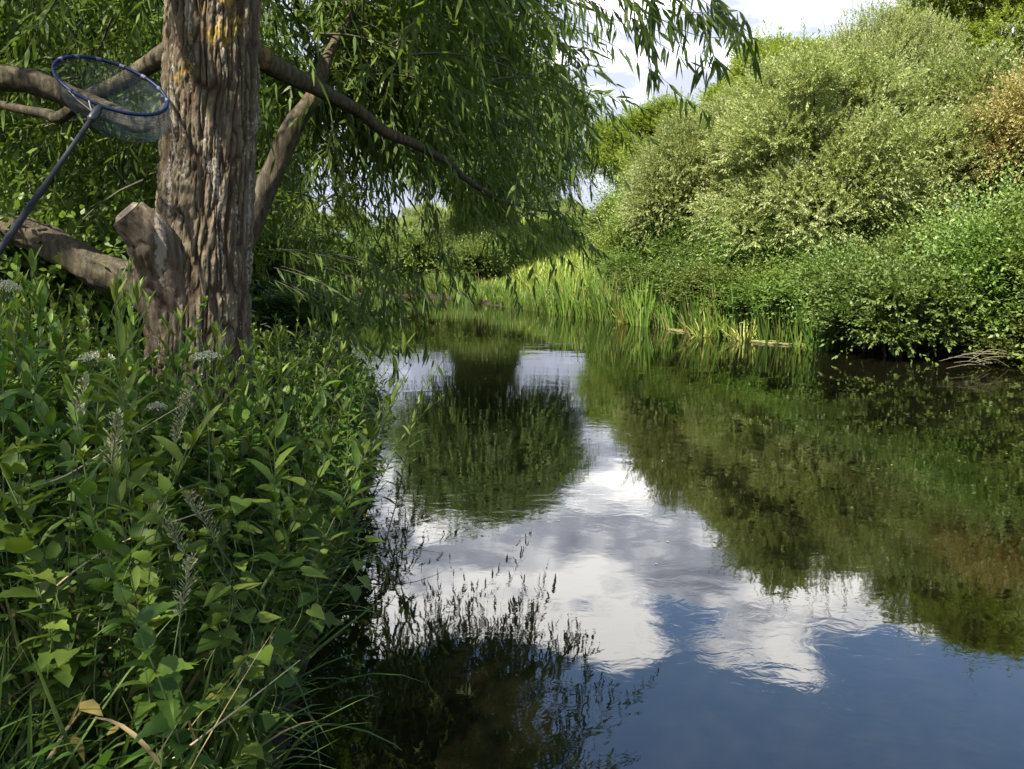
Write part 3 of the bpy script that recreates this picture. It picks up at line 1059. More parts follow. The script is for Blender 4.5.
# left bank beyond the trunk, seen through its canopy
LG = 'trees on the near bank beyond the trunk'
put_tree(mid_a, 150, 0, 13.0, .72, 2.1, 'drooping willow filling the gap between the net and the trunk', LG)
put_tree(mid_a, -60, 0, 9.5, .66, 4.0, 'drooping willow at the left edge beyond the low limb', LG)
put_tree(mid_a, 236, 0, 24.0, .62, 5.2, 'drooping willow in the distance behind the trunk', LG)
put_tree(sal_a, 60, 0, 21.0, 1.1, .9, 'pale sallow glimpsed left of the trunk beyond the willows', LG)
put_tree(ash_a, -200, 0, 14.0, 1.0, 1.1, 'tall yellow-green tree past the left edge of the near bank', LG)
# hedge and trees across the meadow on the far left bend
HG = 'trees across the fields beyond the bend'
for k, (x, D, s, kd) in enumerate([(180, 62, 1.0, sal_b), (250, 75, 1.0, ash_a), (300, 70, .9, sal_b), (350, 95, .8, ash_a), (395, 110, .9, sal_b), (430, 90, 1.0, sal_b),
                                    (470, 100, 1.1, ash_a), (530, 85, .9, sal_b), (570, 95, .9, sal_a), (80, 68, 1.1, ash_a), (0, 60, 1.0, sal_b)]):
    put_tree(kd, x, 0, D, s, k * 1.3, 'small distant tree in the line across the fields beyond the river bend', HG)

# bushes along the far bank
BG = 'bushes crowding the far bank'
bl = 'leafy green bush in the thick growth along the far bank'
spots = [  # x, D, scale, kind, label
    (908, 13.1, (1.0, .85, .95), bush_a, 'bright green bush leaning over the water below the bronze-leaved tree'),
    (1040, 12.3, (.8, .7, .55), bush_a, 'low bush at the right edge behind the dead branch'),
    (990, 13.0, (.85, .9, .95), bush_b, 'tall bush at the right edge beside the bright one over the water'),
    (1055, 12.5, 1.1, bush_b, 'dark bush past the right edge of the far bank'),
    (940, 14.6, (.9, 1.1, .8), bush_b, 'bush behind the bright one that leans over the water'),
    (850, 15.0, (.8, .9, .6), bush_b, None), (800, 15.8, (1.0, 1, .5), bush_a, None), (765, 16.9, (1.1, 1, .42), bush_b, None), (735, 17.8, (1.1, 1, .6), bush_a, None),
    (700, 18.8, (1.0, 1, .5), bush_b, None), (670, 20.4, (1.1, 1, .55), bush_a, None), (640, 22.5, (1.0, 1, .5), bush_b, None), (622, 24, (.9, .9, .8), bush_b, 'rounded bush at the foot of the lit meadow slope'),
    (1090, 13, (1.2, 1.2, .9), bush_a, None), (1060, 14, (1.1, 1.1, .9), bush_b, None),
    (770, 18.3, (1.1, 1, .9), bush_b, None), (815, 17.2, (1.0, 1, .9), bush_b, None), (690, 21.6, (1.0, 1, .9), bush_b, None), (730, 20.0, (1.1, 1, .8), bush_a, None),
    (630, 26, (1.2, 1.2, 1.1), bush_b, None), (660, 24, (1.2, 1.2, 1.2), bush_b, None), (1180, 11, 1.2, bush_a, None), (1320, 9.5, 1.2, bush_b, None),
]
for k, (x, D, s, kd, lab) in enumerate(spots):
    put_tree(kd, x, 0, D, s, k * 2.1, lab or bl, BG)
# bushes on the far bend, left of the willow
bl2 = 'low sunlit bush on the bank of the far river bend'
for X_, D_ in [(-2.4, 33.2), (-1.3, 32.6), (-.3, 32.8), (-1.8, 34.5), (-1.3, 34.0), (-.6, 34.2)]:
    bush_b.put((X_, D_, float(gz(X_, D_))), X_ * 3, .7 if D_ < 33.5 else (.8, .8, 1.35), bl2, 'bushes on the far river bend')
for k in range(16):
    X_ = -24 + k * 1.5
    D_ = np.interp(X_, [-25, -10, -4, -1], [40.6, 36.2, 33.4, 30.6]) + rng.uniform(-.3, 1.4)
    (bush_a if k % 2 else bush_b).put((X_, D_, float(gz(X_, D_))), k * 1.7, rng.uniform(.8, 1.2), bl2, 'bushes on the far river bend')
# left bank bushes receding
bl3 = 'shaded leafy bush on the near bank beyond the willow trunk'
for k, (X_, D_) in enumerate([(-4.6, 8.6), (-3.3, 12.8), (-4.8, 14.4), (-5.2, 17.2), (-7.3, 20.6), (-6.2, 16), (-5.0, 11), (-9.5, 23), (-3.6, 6.0), (-4.6, 6.2), (-8, 14)]):
    (bush_b if k % 2 else bush_a).put((X_, D_, float(gz(X_, D_))), k * 1.9, (.9, .9, .35) if (X_, D_) in ((-3.3, 12.8), (-5.2, 17.2)) else rng.uniform(.7, 1.0), bl3, 'bushes on the near bank beyond the trunk')


# ------------------------------------------------------------------ reeds
def reed_kind(seed, mat, n, h, spread, lean):
    r = np.random.default_rng(seed)
    mb = MB()
    a = r.uniform(0, 2 * PI, n)
    P = np.stack([np.cos(a) * spread * r.random(n), np.sin(a) * spread * .6 * r.random(n), np.full(n, -.12)], -1)
    D = norm(np.stack([np.cos(a) * lean * r.random(n), np.sin(a) * lean * r.random(n) - .05, np.ones(n)], -1))
    L = h * r.uniform(.55, 1.15, n)
    leaves(mb, T_BLA, P, D, norm(np.stack([np.cos(a), np.sin(a), .15 * np.ones(n)], -1)) + r.normal(size=(n, 3)) * .3, L, r.uniform(.026, .046, n), r.uniform(0, .45, n), r.random(n))
    o = mb.build('reed_clump', mat)
    tag(o, 'x', 'reeds')
    return Kind(o)


reeds = [reed_kind(70 + k, M['reed'], 85, 1.35, .45, .42) for k in range(3)]
yreeds = [reed_kind(80, M['yreed'], 40, .95, .28, .9)]
hay = reed_kind(81, M['meadow'], 90, .95, .55, .8)
for k in range(70):
    t = hay_r = np.random.default_rng(900 + k)
    i = t.uniform(0, 1)
    c = np.array([np.interp(i, [0, .35, .6, .8, 1], [-.6, .9, 3.0, 4.3, 5.6]), np.interp(i, [0, .35, .6, .8, 1], [27.5, 23.2, 19.6, 16.9, 14.9])])
    o_ = t.uniform(.5, 2.6)
    x, y = c[0] + .8 * o_, c[1] + .6 * o_
    hay.put((x, y, float(gz(x, y))), t.uniform(0, 6), t.uniform(.7, 1.25), 'sunlit clump of tall grass between the far reeds and the bushes', 'tall grass clumps on the far bank')
RG = 'reed clumps along the far waterline'
rb = np.array([(-11, 34.9), (-7, 33.3), (-4, 31.9), (-3.2, 31.4), (-1.7, 28.9), (-1.0, 26.5), (.9, 22.9), (3.0, 19.3), (4.3, 16.5), (5.5, 14.5), (6.2, 13.9)])
C = catmull(rb, 72)
for k, c in enumerate(C[:-1]):
    for q in range(2):
        j = rng.normal(size=2) * .12
        x, y = c[0] + j[0] + q * .35, c[1] + j[1] + q * .3
        reeds[(k + q) % 3].put((x, y, max(0.0, float(gz(x, y)))), rng.uniform(0, 6), rng.uniform(.62, 1.1) * (.62 if y > 22.5 else 1.0), 'upright green reed clump at the edge of the far bank', RG)
for (x, D, s, lab) in [(627, 19.4, 1.0, 'yellowing reed clump standing out among green reeds below the rounded sallow'),
                       (703, 16.2, .95, 'pale yellow reed clump leaning over the water right of the other yellowing one'),
                       (745, 15.3, .8, 'small yellowing reed clump next to the floating straw')]:
    p = ground_pt(x, 330, D)
    yreeds[0].put((p[0], p[1], max(0, p[2])), D, s, lab, 'yellowing reed clumps')

# floating straw and bare twigs at the far waterline
for k, (x0, y0, x1, y1, D0, D1) in enumerate([(745, 339, 838, 347, 15.3, 14.3), (668, 327, 700, 335, 17.6, 16.6)]):
    mb = MB()
    a, b = at(x0, y0, D0), at(x1, y1, D1)
    a[2] = b[2] = .015
    n = 70
    t = rng.random(n)[:, None]
    P0 = a + (b - a) * t * .75 + rng.normal(size=(n, 3)) * np.array([.05, .12, .008])
    P1 = P0 + (b - a) * rng.uniform(.15, .35, (n, 1)) + rng.normal(size=(n, 3)) * np.array([.1, .06, .012])
    tubes(mb, np.stack([P0, (P0 + P1) / 2 + np.array([0, 0, .008]), P1], 1), np.full((n, 3), .0045), 4)
    tag(mb.build('floating_straw', M['drift']), ['pale dead reed raft floating below the bushes', 'short dead reed raft floating by the yellow reeds'][k], 'reeds')
mb = MB()
for k in range(9):
    a = at(rng.uniform(975, 1015), 352, 11.7)
    a[2] = rng.uniform(.0, .25)
    b = at(rng.uniform(930, 985), rng.uniform(352, 372), 11.2)
    b[2] = max(.0, b[2])
    m_ = (a + b) / 2 + np.array([0, 0, rng.uniform(-.02, .12)])
    tubes(mb, catmull([a, m_, b], 8)[None], np.linspace(.008, .003, 8)[None], 5)
tag(mb.build('dead_branch', M['deadwood']), 'bleached dead branch trailing into the water at the right edge', 'branch')

# meadow grass on the far slope: ground cover
mb = MB()
n = 52000
x = rng.uniform(-9, 10, n)
y = rng.uniform(26, 50, n)
s, rt = sd_river(x, y)
k = (s > .15) & rt
x, y = x[k], y[k]
P = np.stack([x, y, gz(x, y) - .02], -1)
a = rng.uniform(0, 2 * PI, len(x))
leaves(mb, T_DIA, P, np.stack([np.cos(a) * .4, np.sin(a) * .4, np.ones(len(x))], -1), np.stack([np.cos(a), np.sin(a), 0 * a + .3], -1), rng.uniform(.25, .6, len(x)), .05, .25,
       np.clip(fbm(P * .7, 2, 8) * .9 + rng.random(len(x)) * .3 - .1, 0, 1))
tag(mb.build('meadow_grass', M['meadow']), 'sunlit long grass on the slope behind the far reeds', 'grass', kind='stuff')


# ------------------------------------------------------------------ foreground plants
def stem_curve(r, h, lean, K=12):
    a = r.uniform(0, 2 * PI)
    t = np.linspace(0, 1, K)
    d = np.array([math.cos(a), math.sin(a)]) * lean * h
    b = r.normal(size=2) * .03 * h
    return np.stack([d[0] * t ** 1.7 + b[0] * np.sin(t * 5), d[1] * t ** 1.7 + b[1] * np.sin(t * 5 + 1), h * t * (1 - .12 * lean)], -1)


def leafy_plant(name, seed, h, T, LL, ratio, gap, lean, ang=1.05, curl=.3, mat='herb', opp=True, tuft=6, stems=1, topscale=.35):
    r = np.random.default_rng(seed)
    root = thing(name, 'x', 'plant')
    ms, ml = MB(), MB()
    for s in range(stems):
        C = stem_curve(r, h * r.uniform(.7, 1.0) if s else h, lean * r.uniform(.7, 1.3))
        C = C + np.array([r.normal() * .06 * (s > 0), r.normal() * .06 * (s > 0), 0])
        tubes(ms, C[None], np.linspace(.0032, .0014, len(C))[None], 5)
        hh = C[-1, 2]
        nn = int(hh / gap)
        zt = np.linspace(.10, .985, nn) + r.normal(size=nn) * .004
        P = np.stack([np.interp(zt, np.linspace(0, 1, len(C)), C[:, q]) for q in range(3)], -1)
        k = np.arange(nn)
        prof = np.interp(zt, [0, .2, .55, .8, 1], [.55, .85, 1.0, .8, topscale])
        for side in ((0, 1) if opp else (0,)):
            ph = k * (PI / 2 if opp else 2.4) + side * PI + r.normal(size=nn) * .3
            el = np.interp(zt, [0, .7, 1], [PI / 2 - ang - .25, PI / 2 - ang + .15, 1.15]) + r.normal(size=nn) * .16
            D = np.stack([np.cos(ph) * np.cos(el), np.sin(ph) * np.cos(el), np.sin(el)], -1)
            N = np.stack([-np.cos(ph) * np.sin(el), -np.sin(ph) * np.sin(el), np.cos(el)], -1) + r.normal(size=(nn, 3)) * .22
            s_ = prof * r.uniform(.75, 1.15, nn)
            ok = r.random(nn) > .08
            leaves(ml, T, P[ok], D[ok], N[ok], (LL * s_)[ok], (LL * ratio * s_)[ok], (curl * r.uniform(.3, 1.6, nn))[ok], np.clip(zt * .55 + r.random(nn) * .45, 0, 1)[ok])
        # young leaves at the tip
        ph = r.uniform(0, 2 * PI, tuft)
        D = np.stack([np.cos(ph) * .5, np.sin(ph) * .5, np.ones(tuft)], -1)
        N = np.stack([-np.cos(ph), -np.sin(ph), .5 * np.ones(tuft)], -1)
        leaves(ml, T, np.repeat(C[-1:], tuft, 0), D, N, LL * .45 * r.uniform(.5, 1.1, tuft), LL * .45 * ratio * .8, .15, .8 + .2 * r.random(tuft))
    ms.build('stem', M['stem'], root)
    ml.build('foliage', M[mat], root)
    return root, h


def grass_tuft(seed, n, h, w):
    r = np.random.default_rng(seed)
    mb = MB()
    a = r.uniform(0, 2 * PI, n)
    P = np.stack([np.cos(a) * .05 * r.random(n), np.sin(a) * .05 * r.random(n), np.full(n, -.02)], -1)
    tilt = r.uniform(.1, .65, n)
    D = np.stack([np.cos(a) * tilt, np.sin(a) * tilt, np.ones(n)], -1)
    N = np.stack([-np.cos(a), -np.sin(a), tilt], -1)
    leaves(mb, T_BLA, P, D, N, h * r.uniform(.5, 1.1, n), w * r.uniform(.6, 1.2, n), r.uniform(.1, .75, n), r.random(n))
    o = mb.build('grass_tuft', M['blade'])
    tag(o, 'x', 'grass')
    return o, h


def bindweed(seed, h):
    r = np.random.default_rng(seed)
    root = thing('bindweed_vine', 'x', 'vine')
    ms, ml = MB(), MB()
    for s in range(2):
        K = 40
        t = np.linspace(0, 1, K)
        a0 = r.uniform(0, 6)
        C = np.stack([.03 * np.cos(t * 16 + a0) + .22 * h * t * math.cos(a0), .03 * np.sin(t * 16 + a0) + .22 * h * t * math.sin(a0), h * r.uniform(.7, 1) * t], -1)
        tubes(ms, C[None], np.full((1, K), .0016), 4)
        n = 15
        i = np.linspace(6, K - 1, n).astype(int)
        ph = r.uniform(0, 2 * PI, n)
        D = np.stack([np.cos(ph), np.sin(ph), -.35 + .4 * r.random(n)], -1)
        N = np.stack([np.cos(ph) * .5, np.sin(ph) * .5, .9 * np.ones(n)], -1) + r.normal(size=(n, 3)) * .25
        off = norm(D) * .03
        tubes(ms, np.stack([C[i], C[i] + off * .6 + np.array([0, 0, .006]), C[i] + off], 1), np.full((n, 3), .001), 3)
        sc = r.uniform(.6, 1.15, n)
        leaves(ml, T_HEA, C[i] + off, D, N,   .066 * sc, .06 * sc, .12, .3 + .7 * r.random(n))
    ms.build('stem', M['stem'], root)
    ml.build('foliage', M['herb'], root)
    return root, h


def flower_grass(seed, h):
    r = np.random.default_rng(seed)
    root = thing('flowering_grass', 'x', 'grass')
    ms, mh, ml = MB(), MB(), MB()
    C = stem_curve(r, h, .28, 20)
    tubes(ms, C[None], np.linspace(.0022, .0011, 20)[None], 5)
    n = 130
    t = r.uniform(.84, 1.0, n)
    P = np.stack([np.interp(t, np.linspace(0, 1, 20), C[:, q]) for q in range(3)], -1)
    ph = r.uniform(0, 2 * PI, n)
    wd = .028 * np.sin(np.clip((t - .82) / .18, 0, 1) * PI * .9 + .15) + .004
    Dd = np.stack([np.cos(ph) * .7, np.sin(ph) * .7, np.ones(n)], -1)
    Q = P + norm(Dd) * (wd * r.uniform(.3, 1.1, n))[:, None]
    tubes(mh, np.stack([P, (P + Q) / 2, Q], 1), np.full((n, 3), .0006), 3)
    leaves(mh, T_WIL, Q, Dd + r.normal(size=(n, 3)) * .3, r.normal(size=(n, 3)), .011, .0035, 0, r.random(n))
    for k in range(4):
        i = 3 + 3 * k
        a = r.uniform(0, 6)
        leaves(ml, T_BLA, C[i:i + 1], np.array([[math.cos(a) * .6, math.sin(a) * .6, 1]]), np.array([[-math.cos(a), -math.sin(a), .5]]), .34, .010, .6)
    ms.build('stem', M['stem'], root)
    mh.build('seed_head', M['seed'], root)
    ml.build('blade', M['blade'], root)
    return root, h


def umbel_plant(seed, h, size=.05):
    r = np.random.default_rng(seed)
    root = thing('umbel_flower', 'x', 'flower')
    ms, mf, ml = MB(), MB(), MB()
    C = stem_curve(r, h, .06, 12)
    tubes(ms, C[None], np.linspace(.004, .0028, 12)[None], 6)
    top = C[-1]
    n = 22
    ph = np.arange(n) * 2.4
    rr = np.sqrt((np.arange(n) + .5) / n)
    E = top + np.stack([np.cos(ph) * rr * size, np.sin(ph) * rr * size, .035 + .018 * (1 - rr ** 2)], -1)
    tubes(ms, np.stack([np.repeat(top[None], n, 0), (top + E) / 2 + np.array([0, 0, -.004]), E], 1), np.full((n, 3), .0009), 3)
    m = 26
    Q = np.repeat(E, m, 0) + unit_vecs(n * m, r) * np.array([.012, .012, .006])
    leaves(mf, T_DIA, Q, r.normal(size=(n * m, 3)), np.array([0, 0, 1.]) + r.normal(size=(n * m, 3)) * .5, .0055, .005, 0, r.random(n * m))
    for k in range(5):
        i = 2 + 2 * k
        a = 2.4 * k
        d = np.array([math.cos(a), math.sin(a), .35])
        for q in range(9):
            s = .04 + .018 * q
            for sg in (-1, 1):
                sd = np.array([-math.sin(a) * sg, math.cos(a) * sg, .1])
                leaves(ml, T_LAN, (C[i] + d * s)[None], (d * .6 + sd)[None], np.array([[0, 0, 1.]]) + r.normal(size=(1, 3)) * .2, .055 * (1 - q / 12), .018 * (1 - q / 12), .1)
    ms.build('stem', M['stem'], root)
    mf.build('flower_head', M['floret'], root)
    ml.build('foliage', M['herb'], root)
    return root, h


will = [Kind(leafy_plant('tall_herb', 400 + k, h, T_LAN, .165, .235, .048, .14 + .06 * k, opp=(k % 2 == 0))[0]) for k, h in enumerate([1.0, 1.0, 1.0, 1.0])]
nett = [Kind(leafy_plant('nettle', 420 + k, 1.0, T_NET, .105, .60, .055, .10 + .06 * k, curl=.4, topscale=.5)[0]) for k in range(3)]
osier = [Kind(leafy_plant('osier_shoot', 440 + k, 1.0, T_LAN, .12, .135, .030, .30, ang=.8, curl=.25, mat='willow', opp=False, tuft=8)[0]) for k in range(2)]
tuft = [Kind(grass_tuft(460 + k, 22, 1.0, .013)[0]) for k in range(3)]
bind = [Kind(bindweed(480 + k, 1.0)[0]) for k in range(3)]
fgra = [Kind(flower_grass(500 + k, 1.0)[0]) for k in range(3)]
umb = [Kind(umbel_plant(520 + k, 1.0)[0]) for k in range(2)]

SKX = [-400, 0, 40, 75, 115, 150, 200, 245, 262, 300, 340, 372, 400, 415]
SKY = [190, 240, 270, 245, 276, 318, 345, 312, 285, 312, 338, 378, 420, 540]
EDY = [380, 430, 490, 540, 600, 690, 769, 900]
EDX = [385, 392, 366, 338, 308, 272, 250, 225]
LAB = {
    'will': ('tall green herb with narrow pointed leaves in the dense growth of the near bank', 'narrow-leaved herbs on the near bank'),
    'nett': ('green nettle with toothed oval leaves in the dense growth of the near bank', 'nettles on the near bank'),
    'osier': ('slender willow shoot with long thin leaves at the water edge of the near bank', 'willow shoots on the near bank'),
    'tuft': ('arching tuft of long grass blades in the dense growth of the near bank', 'grass tufts on the near bank'),
    'bind': ('bindweed vine with heart-shaped leaves climbing through the near bank herbs', 'bindweed vines on the near bank'),
}


def scatter(kinds, key, n, hr, xr, yr, smin, seed, tries=40):
    r = np.random.default_rng(seed)
    done = 0
    for _ in range(n * tries):
        if done >= n:
            break
        x, y = r.uniform(*xr), r.uniform(*yr)
        s, rt = sd_river(np.array([x]), np.array([y]))
        if s[0] < smin or rt[0] or math.hypot(x - TX, y - TY) < .38:
            continue
        z = float(gz(x, y))
        hs = np.linspace(.25, hr[1], 24)
        tx, ty = proj(np.stack([x + 0 * hs, y + 0 * hs, z + hs], -1))
        ok = (ty > np.interp(tx, SKX, SKY)) & (tx < np.interp(ty, EDY, EDX) - 6)
        if not ok.any():
            continue
        h = float(hs[ok].max()) * (r.uniform(.86, 1.0) if (y < 4 and x < -1.05 and y > 2.3) else r.uniform(.74, 1.0))
        if h < hr[0] or tx[0] < -160 or ty.min() > 800:
            continue
        if math.hypot(x, y) < .95 or (x > -.55 and y < 1.9):
            continue
        kinds[done % len(kinds)].put((x, y, z - .01), r.uniform(0, 2 * PI), (r.uniform(.85, 1.15),) * 2 + (h,), *LAB[key],
                                     tilt=max(0.0, .42 - s[0] * 1.6) * r.uniform(.3, 1.2) + r.normal() * .13)
        done += 1
    return done


cnt = [scatter(will, 'will', 165, (.4, 1.45), (-4.2, -.72), (1.9, 6.6), -.04, 1),
       scatter(nett, 'nett', 115, (.35, 1.15), (-4.0, -.72), (1.5, 5.5), .0, 2),
       scatter(tuft, 'tuft', 100, (.35, .75), (-3.2, -.9), (1.3, 4.8), .02, 3),
       scatter(bind, 'bind', 50, (.35, .95), (-2.6, -.75), (1.7, 4.0), .0, 4),
       scatter(osier, 'osier', 34, (.4, 1.2), (-1.7, -.85), (2.6, 7.5), -.05, 5)]
cnt += [scatter(will, 'will', 34, (.75, 1.35), (-2.0, -.9), (3.3, 6.8), -.02, 11),
        scatter(osier, 'osier', 20, (.7, 1.35), (-1.9, -.9), (3.3, 6.8), -.02, 12),
        scatter(will, 'will', 34, (.7, 1.5), (-2.35, -1.05), (2.3, 3.85), .0, 14),
        scatter(nett, 'nett', 14, (.7, 1.45), (-2.3, -1.2), (2.5, 3.8), .0, 15),
        scatter(will, 'will', 24, (.8, 1.6), (-3.4, -2.1), (2.2, 4.2), .0, 16),
        scatter(nett, 'nett', 14, (.7, 1.5), (-3.4, -2.1), (2.0, 4.0), .0, 17),
        scatter(tuft, 'tuft', 46, (.4, .75), (-2.4, -1.05), (1.3, 2.7), .05, 13),
        scatter(tuft, 'tuft', 60, (.6, .95), (-2.1, -.85), (1.5, 2.9), .05, 18)]
print('plants', cnt)


def put_top(kind, x, y, D, label, group=None, wide=1.0, rot=0.0):
    """a plant whose top comes at the given place"""
    p = at(x, y, D)
    z = float(gz(p[0], p[1]))
    h = p[2] - z
    return kind.put((p[0], p[1], z), rot, (wide, wide, h), label, group)


UG = 'cream flower heads on the near bank'
put_top(umb[0], 200, 370, 2.75, 'cream domed flower head in front of the willow trunk', UG)
put_top(umb[1], 97, 366, 2.7, 'flat cream flower head left of the willow trunk under the sawn stub', UG)
put_top(umb[0], 152, 418, 2.6, 'small cream flower head below and left of the domed one', UG, .6)
put_top(umb[1], 8, 300, 2.6, 'cream flower head at the left edge beneath the net handle', UG, .8)
GG = 'pale grass seed heads on the near bank'
for k, (x, y, D, lab) in enumerate([(270, 470, 2.15, 'pale feathery seed head leaning at the middle of the near bank growth'),
                                    (122, 398, 2.3, 'pale seed head standing beside the small cream flower'),
                                    (304, 462, 2.4, 'brownish seed head right of the pale feathery one'),
                                    (12, 380, 2.0, 'pale seed head at the left edge of the near bank'),
                                    (62, 385, 2.2, 'thin seed head between the left edge and the cream flowers'),
                                    (128, 610, 1.55, 'low seed head over the shaded grass tufts at the bottom')]):
    put_top(fgra[k % 3], x, y, D, lab, GG, 1.25, k * 1.4)
# tall herbs standing loosely among the far bank bushes
fr = np.random.default_rng(606)
for k in range(80):
    i = fr.uniform(0, 1)
    c = np.array([np.interp(i, [0, .3, .6, .8, 1], [2.6, 4.4, 6.4, 8.2, 11]), np.interp(i, [0, .3, .6, .8, 1], [20.5, 17.2, 14.0, 12.9, 11.6])])
    o_ = fr.uniform(.1, 3.2)
    x, y = c[0] + .75 * o_, c[1] + .65 * o_
    (will[k % 4] if k % 3 else nett[k % 3]).put((x, y, float(gz(x, y))), fr.uniform(0, 6), fr.uniform(1.1, 1.9), 'tall leafy herb standing among the bushes of the far bank', 'tall herbs on the far bank',
                                               tilt=fr.normal() * .15)
# a tall shoot standing out against the dark and the leaning osier over the water
put_top(will[0], 88, 262, 3.0, 'tallest leafy herb rising against the dark low limb', None, 1.2, .3)
put_top(will[2], 30, 290, 2.7, 'tall leafy herb at the left edge below the net handle', None, 1.2, 1.3)
put_top(osier[0], 378, 345, 4.6, 'willow shoot leaning out against the bright water', None, 1.2, 5.6)
put_top(osier[1], 345, 378, 4.4, 'willow shoot standing beside the one that leans over the water', None, 1.2, .4)
# dry stalks lying across the growth
for k, (pts, lab) in enumerate([([(-10, 498, 2.2), (60, 478, 2.3), (110, 448, 2.4), (190, 400, 2.7)], 'long pale grass stalk slanting across the nettles at left'),
                                ([(165, 765, 1.75), (230, 715, 1.85), (262, 690, 1.95), (300, 660, 2.1)], 'straw coloured stalk slanting across the bottom of the bank'),
                                ([(40, 600, 2.0), (90, 560, 2.1), (150, 530, 2.2), (215, 508, 2.4)], 'thin green stalk bent over the middle of the herbs')]):
    mb = MB()
    C = catmull([at(*q) for q in pts], 24)
    tubes(mb, C[None], np.linspace(.003, .0014, 24)[None], 6)
    tag(mb.build('grass_stalk', M['straw']), lab, 'grass stalk', 'bent stalks on the near bank')

# undergrowth carpet beneath the plants
mb = MB()
ur = np.random.default_rng(77)
n = 30000
x = ur.uniform(-9, -.7, n)
y = ur.uniform(.6, 12, n) ** 1.0
s, rt = sd_river(x, y)
k = (s > -.06) & (~rt) & (np.hypot(x, y) > .9)
x, y = x[k], y[k]
n = len(x)
P = np.stack([x, y, gz(x, y) + ur.uniform(0, .38, n) * (.4 + .6 * sstep(0, .3, s[k]))], -1)
D = ur.normal(size=(n, 3))
D[:, 2] = np.abs(D[:, 2]) * .4
leaves(mb, T_WIL, P, D, np.array([0, 0, 1.]) + ur.normal(size=(n, 3)) * .35, ur.uniform(.05, .12, n), ur.uniform(.018, .04, n), .25, ur.random(n) * .6)
tag(mb.build('undergrowth', M['herb']), 'low tangled leaves covering the soil under the near bank plants', 'undergrowth', kind='stuff')

# scattered floating specks on the river
mb = MB()
fr = np.random.default_rng(9)
n = 520
x = fr.uniform(-3, 9, n)
y = fr.uniform(4, 22, n)
s, rt = sd_river(x, y)
k = s < -.3
x, y = x[k], y[k]
n = len(x)
a = fr.uniform(0, 6.3, n)
leaves(mb, T_WIL, np.stack([x, y, np.full(n, .004)], -1), np.stack([np.cos(a), np.sin(a), 0 * a], -1), np.tile([[0, 0, 1.]], (n, 1)), fr.uniform(.012, .04, n), fr.uniform(.006, .014, n), 0, fr.random(n))
tag(mb.build('floating_leaves', M['seed']), 'tiny pale leaf scraps drifting on the river', 'leaves', kind='stuff')

# ------------------------------------------------------------------ sky and sun
SUN = norm(np.array([[-.52, -.70, .98]]))[0]
el = math.asin(SUN[2])
az = math.atan2(SUN[0], SUN[1])
w = bpy.data.worlds.new('World')
SC.world = w
w.use_nodes = True
nt = w.node_tree
nt.nodes.clear()
ln = nt.links.new
wo = nd(nt, 'ShaderNodeOutputWorld')
sky = nd(nt, 'ShaderNodeTexSky', sky_type='NISHITA', sun_disc=False)
sky.sun_elevation = el
sky.sun_rotation = az
sky.air_density = 1.0
sky.dust_density = .6
sky.ozone_density = 1.5
bg1 = nd(nt, 'ShaderNodeBackground', inp={1: .11})
ln(sky.outputs[0], bg1.inputs[0])
tc = nd(nt, 'ShaderNodeTexCoord')
sx = nd(nt, 'ShaderNodeSeparateXYZ')
ln(tc.outputs['Generated'], sx.inputs[0])


def mth(op, a, b=None, c=None):
    n = nd(nt, 'ShaderNodeMath', operation=op)
    for i, v in enumerate((a, b, c)):
        if v is None:
            continue
        if isinstance(v, (int, float)):
            n.inputs[i].default_value = v
        else:
            ln(v, n.inputs[i])
    return n.outputs[0]


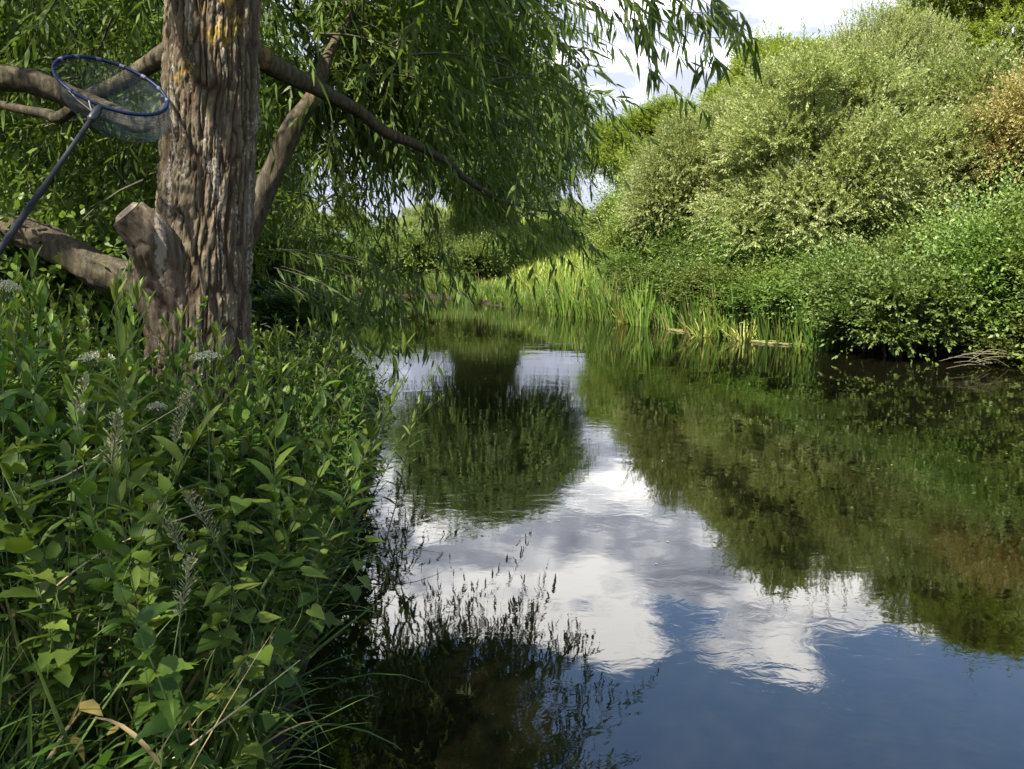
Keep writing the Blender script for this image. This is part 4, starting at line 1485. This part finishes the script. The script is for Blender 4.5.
zc = mth('MAXIMUM', sx.outputs[2], 0.0)
den = mth('ADD', zc, .22)
cxy = nd(nt, 'ShaderNodeCombineXYZ')
ln(mth('DIVIDE', sx.outputs[0], den), cxy.inputs[0])
ln(mth('DIVIDE', sx.outputs[1], den), cxy.inputs[1])
cn1 = nd(nt, 'ShaderNodeTexNoise', inp={'Scale': 3.2, 'Detail': 9.0, 'Roughness': .52, 'Distortion': .15})
cm1 = nd(nt, 'ShaderNodeMapping', inp={'Location': (9.9, 6.0, 0.0)})
ln(cxy.outputs[0], cm1.inputs[0])
ln(cm1.outputs[0], cn1.inputs[0])
cn2 = nd(nt, 'ShaderNodeTexNoise', inp={'Scale': 5.2, 'Detail': 7.0, 'Roughness': .5})
cm = nd(nt, 'ShaderNodeMapping', inp={'Location': (3.7, 1.3, 2.0)})
ln(cxy.outputs[0], cm.inputs[0])
ln(cm.outputs[0], cn2.inputs[0])
# bank of cumulus up to about 25 degrees, blue above
lim = mth('MULTIPLY_ADD', mth('MAXIMUM', mth('SUBTRACT', sx.outputs[0], .32), 0.0), -.5, .465)
f0 = mth('MULTIPLY', mth('SUBTRACT', lim, sx.outputs[2]), 4.5)
f1 = mth('MULTIPLY_ADD', mth('SUBTRACT', cn1.outputs[0], .5), 2.0, f0)
cf = nd(nt, 'ShaderNodeMapRange', interpolation_type='SMOOTHSTEP', inp={1: -.03, 2: .12})
ln(f1, cf.inputs[0])
sh = mth('ADD', mth('MULTIPLY', f1, .45), mth('MULTIPLY', mth('SUBTRACT', cn2.outputs[0], .5), 2.4))
ccol = ramp(nt, sh, [(.0, (.95, .93, .90)), (.13, (.74, .74, .75)), (.34, (.33, .35, .40)), (.62, (.19, .205, .255)), (1.0, (.185, .20, .245))])
bg2 = nd(nt, 'ShaderNodeBackground', inp={1: 1.15})
ln(ccol, bg2.inputs[0])
ms = nd(nt, 'ShaderNodeMixShader')
ln(cf.outputs[0], ms.inputs[0])
ln(bg1.outputs[0], ms.inputs[1])
ln(bg2.outputs[0], ms.inputs[2])
ln(ms.outputs[0], wo.inputs[0])

sl = bpy.data.lights.new('sun', 'SUN')
sl.energy = 4.4
sl.angle = math.radians(.53)
sl.color = (1.0, .94, .84)
so = bpy.data.objects.new('sun', sl)
COL.objects.link(so)
so.location = (-10, -10, 20)
so.rotation_euler = Vector(SUN).to_track_quat('Z', 'Y').to_euler()

vs = SC.view_settings
vs.view_transform = 'Standard'
vs.look = 'None'
vs.gamma = 1
vs.use_curve_mapping = False
vs.exposure = 1.9
cy = SC.cycles
cy.max_bounces = 6
cy.diffuse_bounces = 3
cy.glossy_bounces = 3
cy.transmission_bounces = 3
cy.transparent_max_bounces = 8
cy.caustics_reflective = False
cy.caustics_refractive = False
cy.sample_clamp_indirect = 4
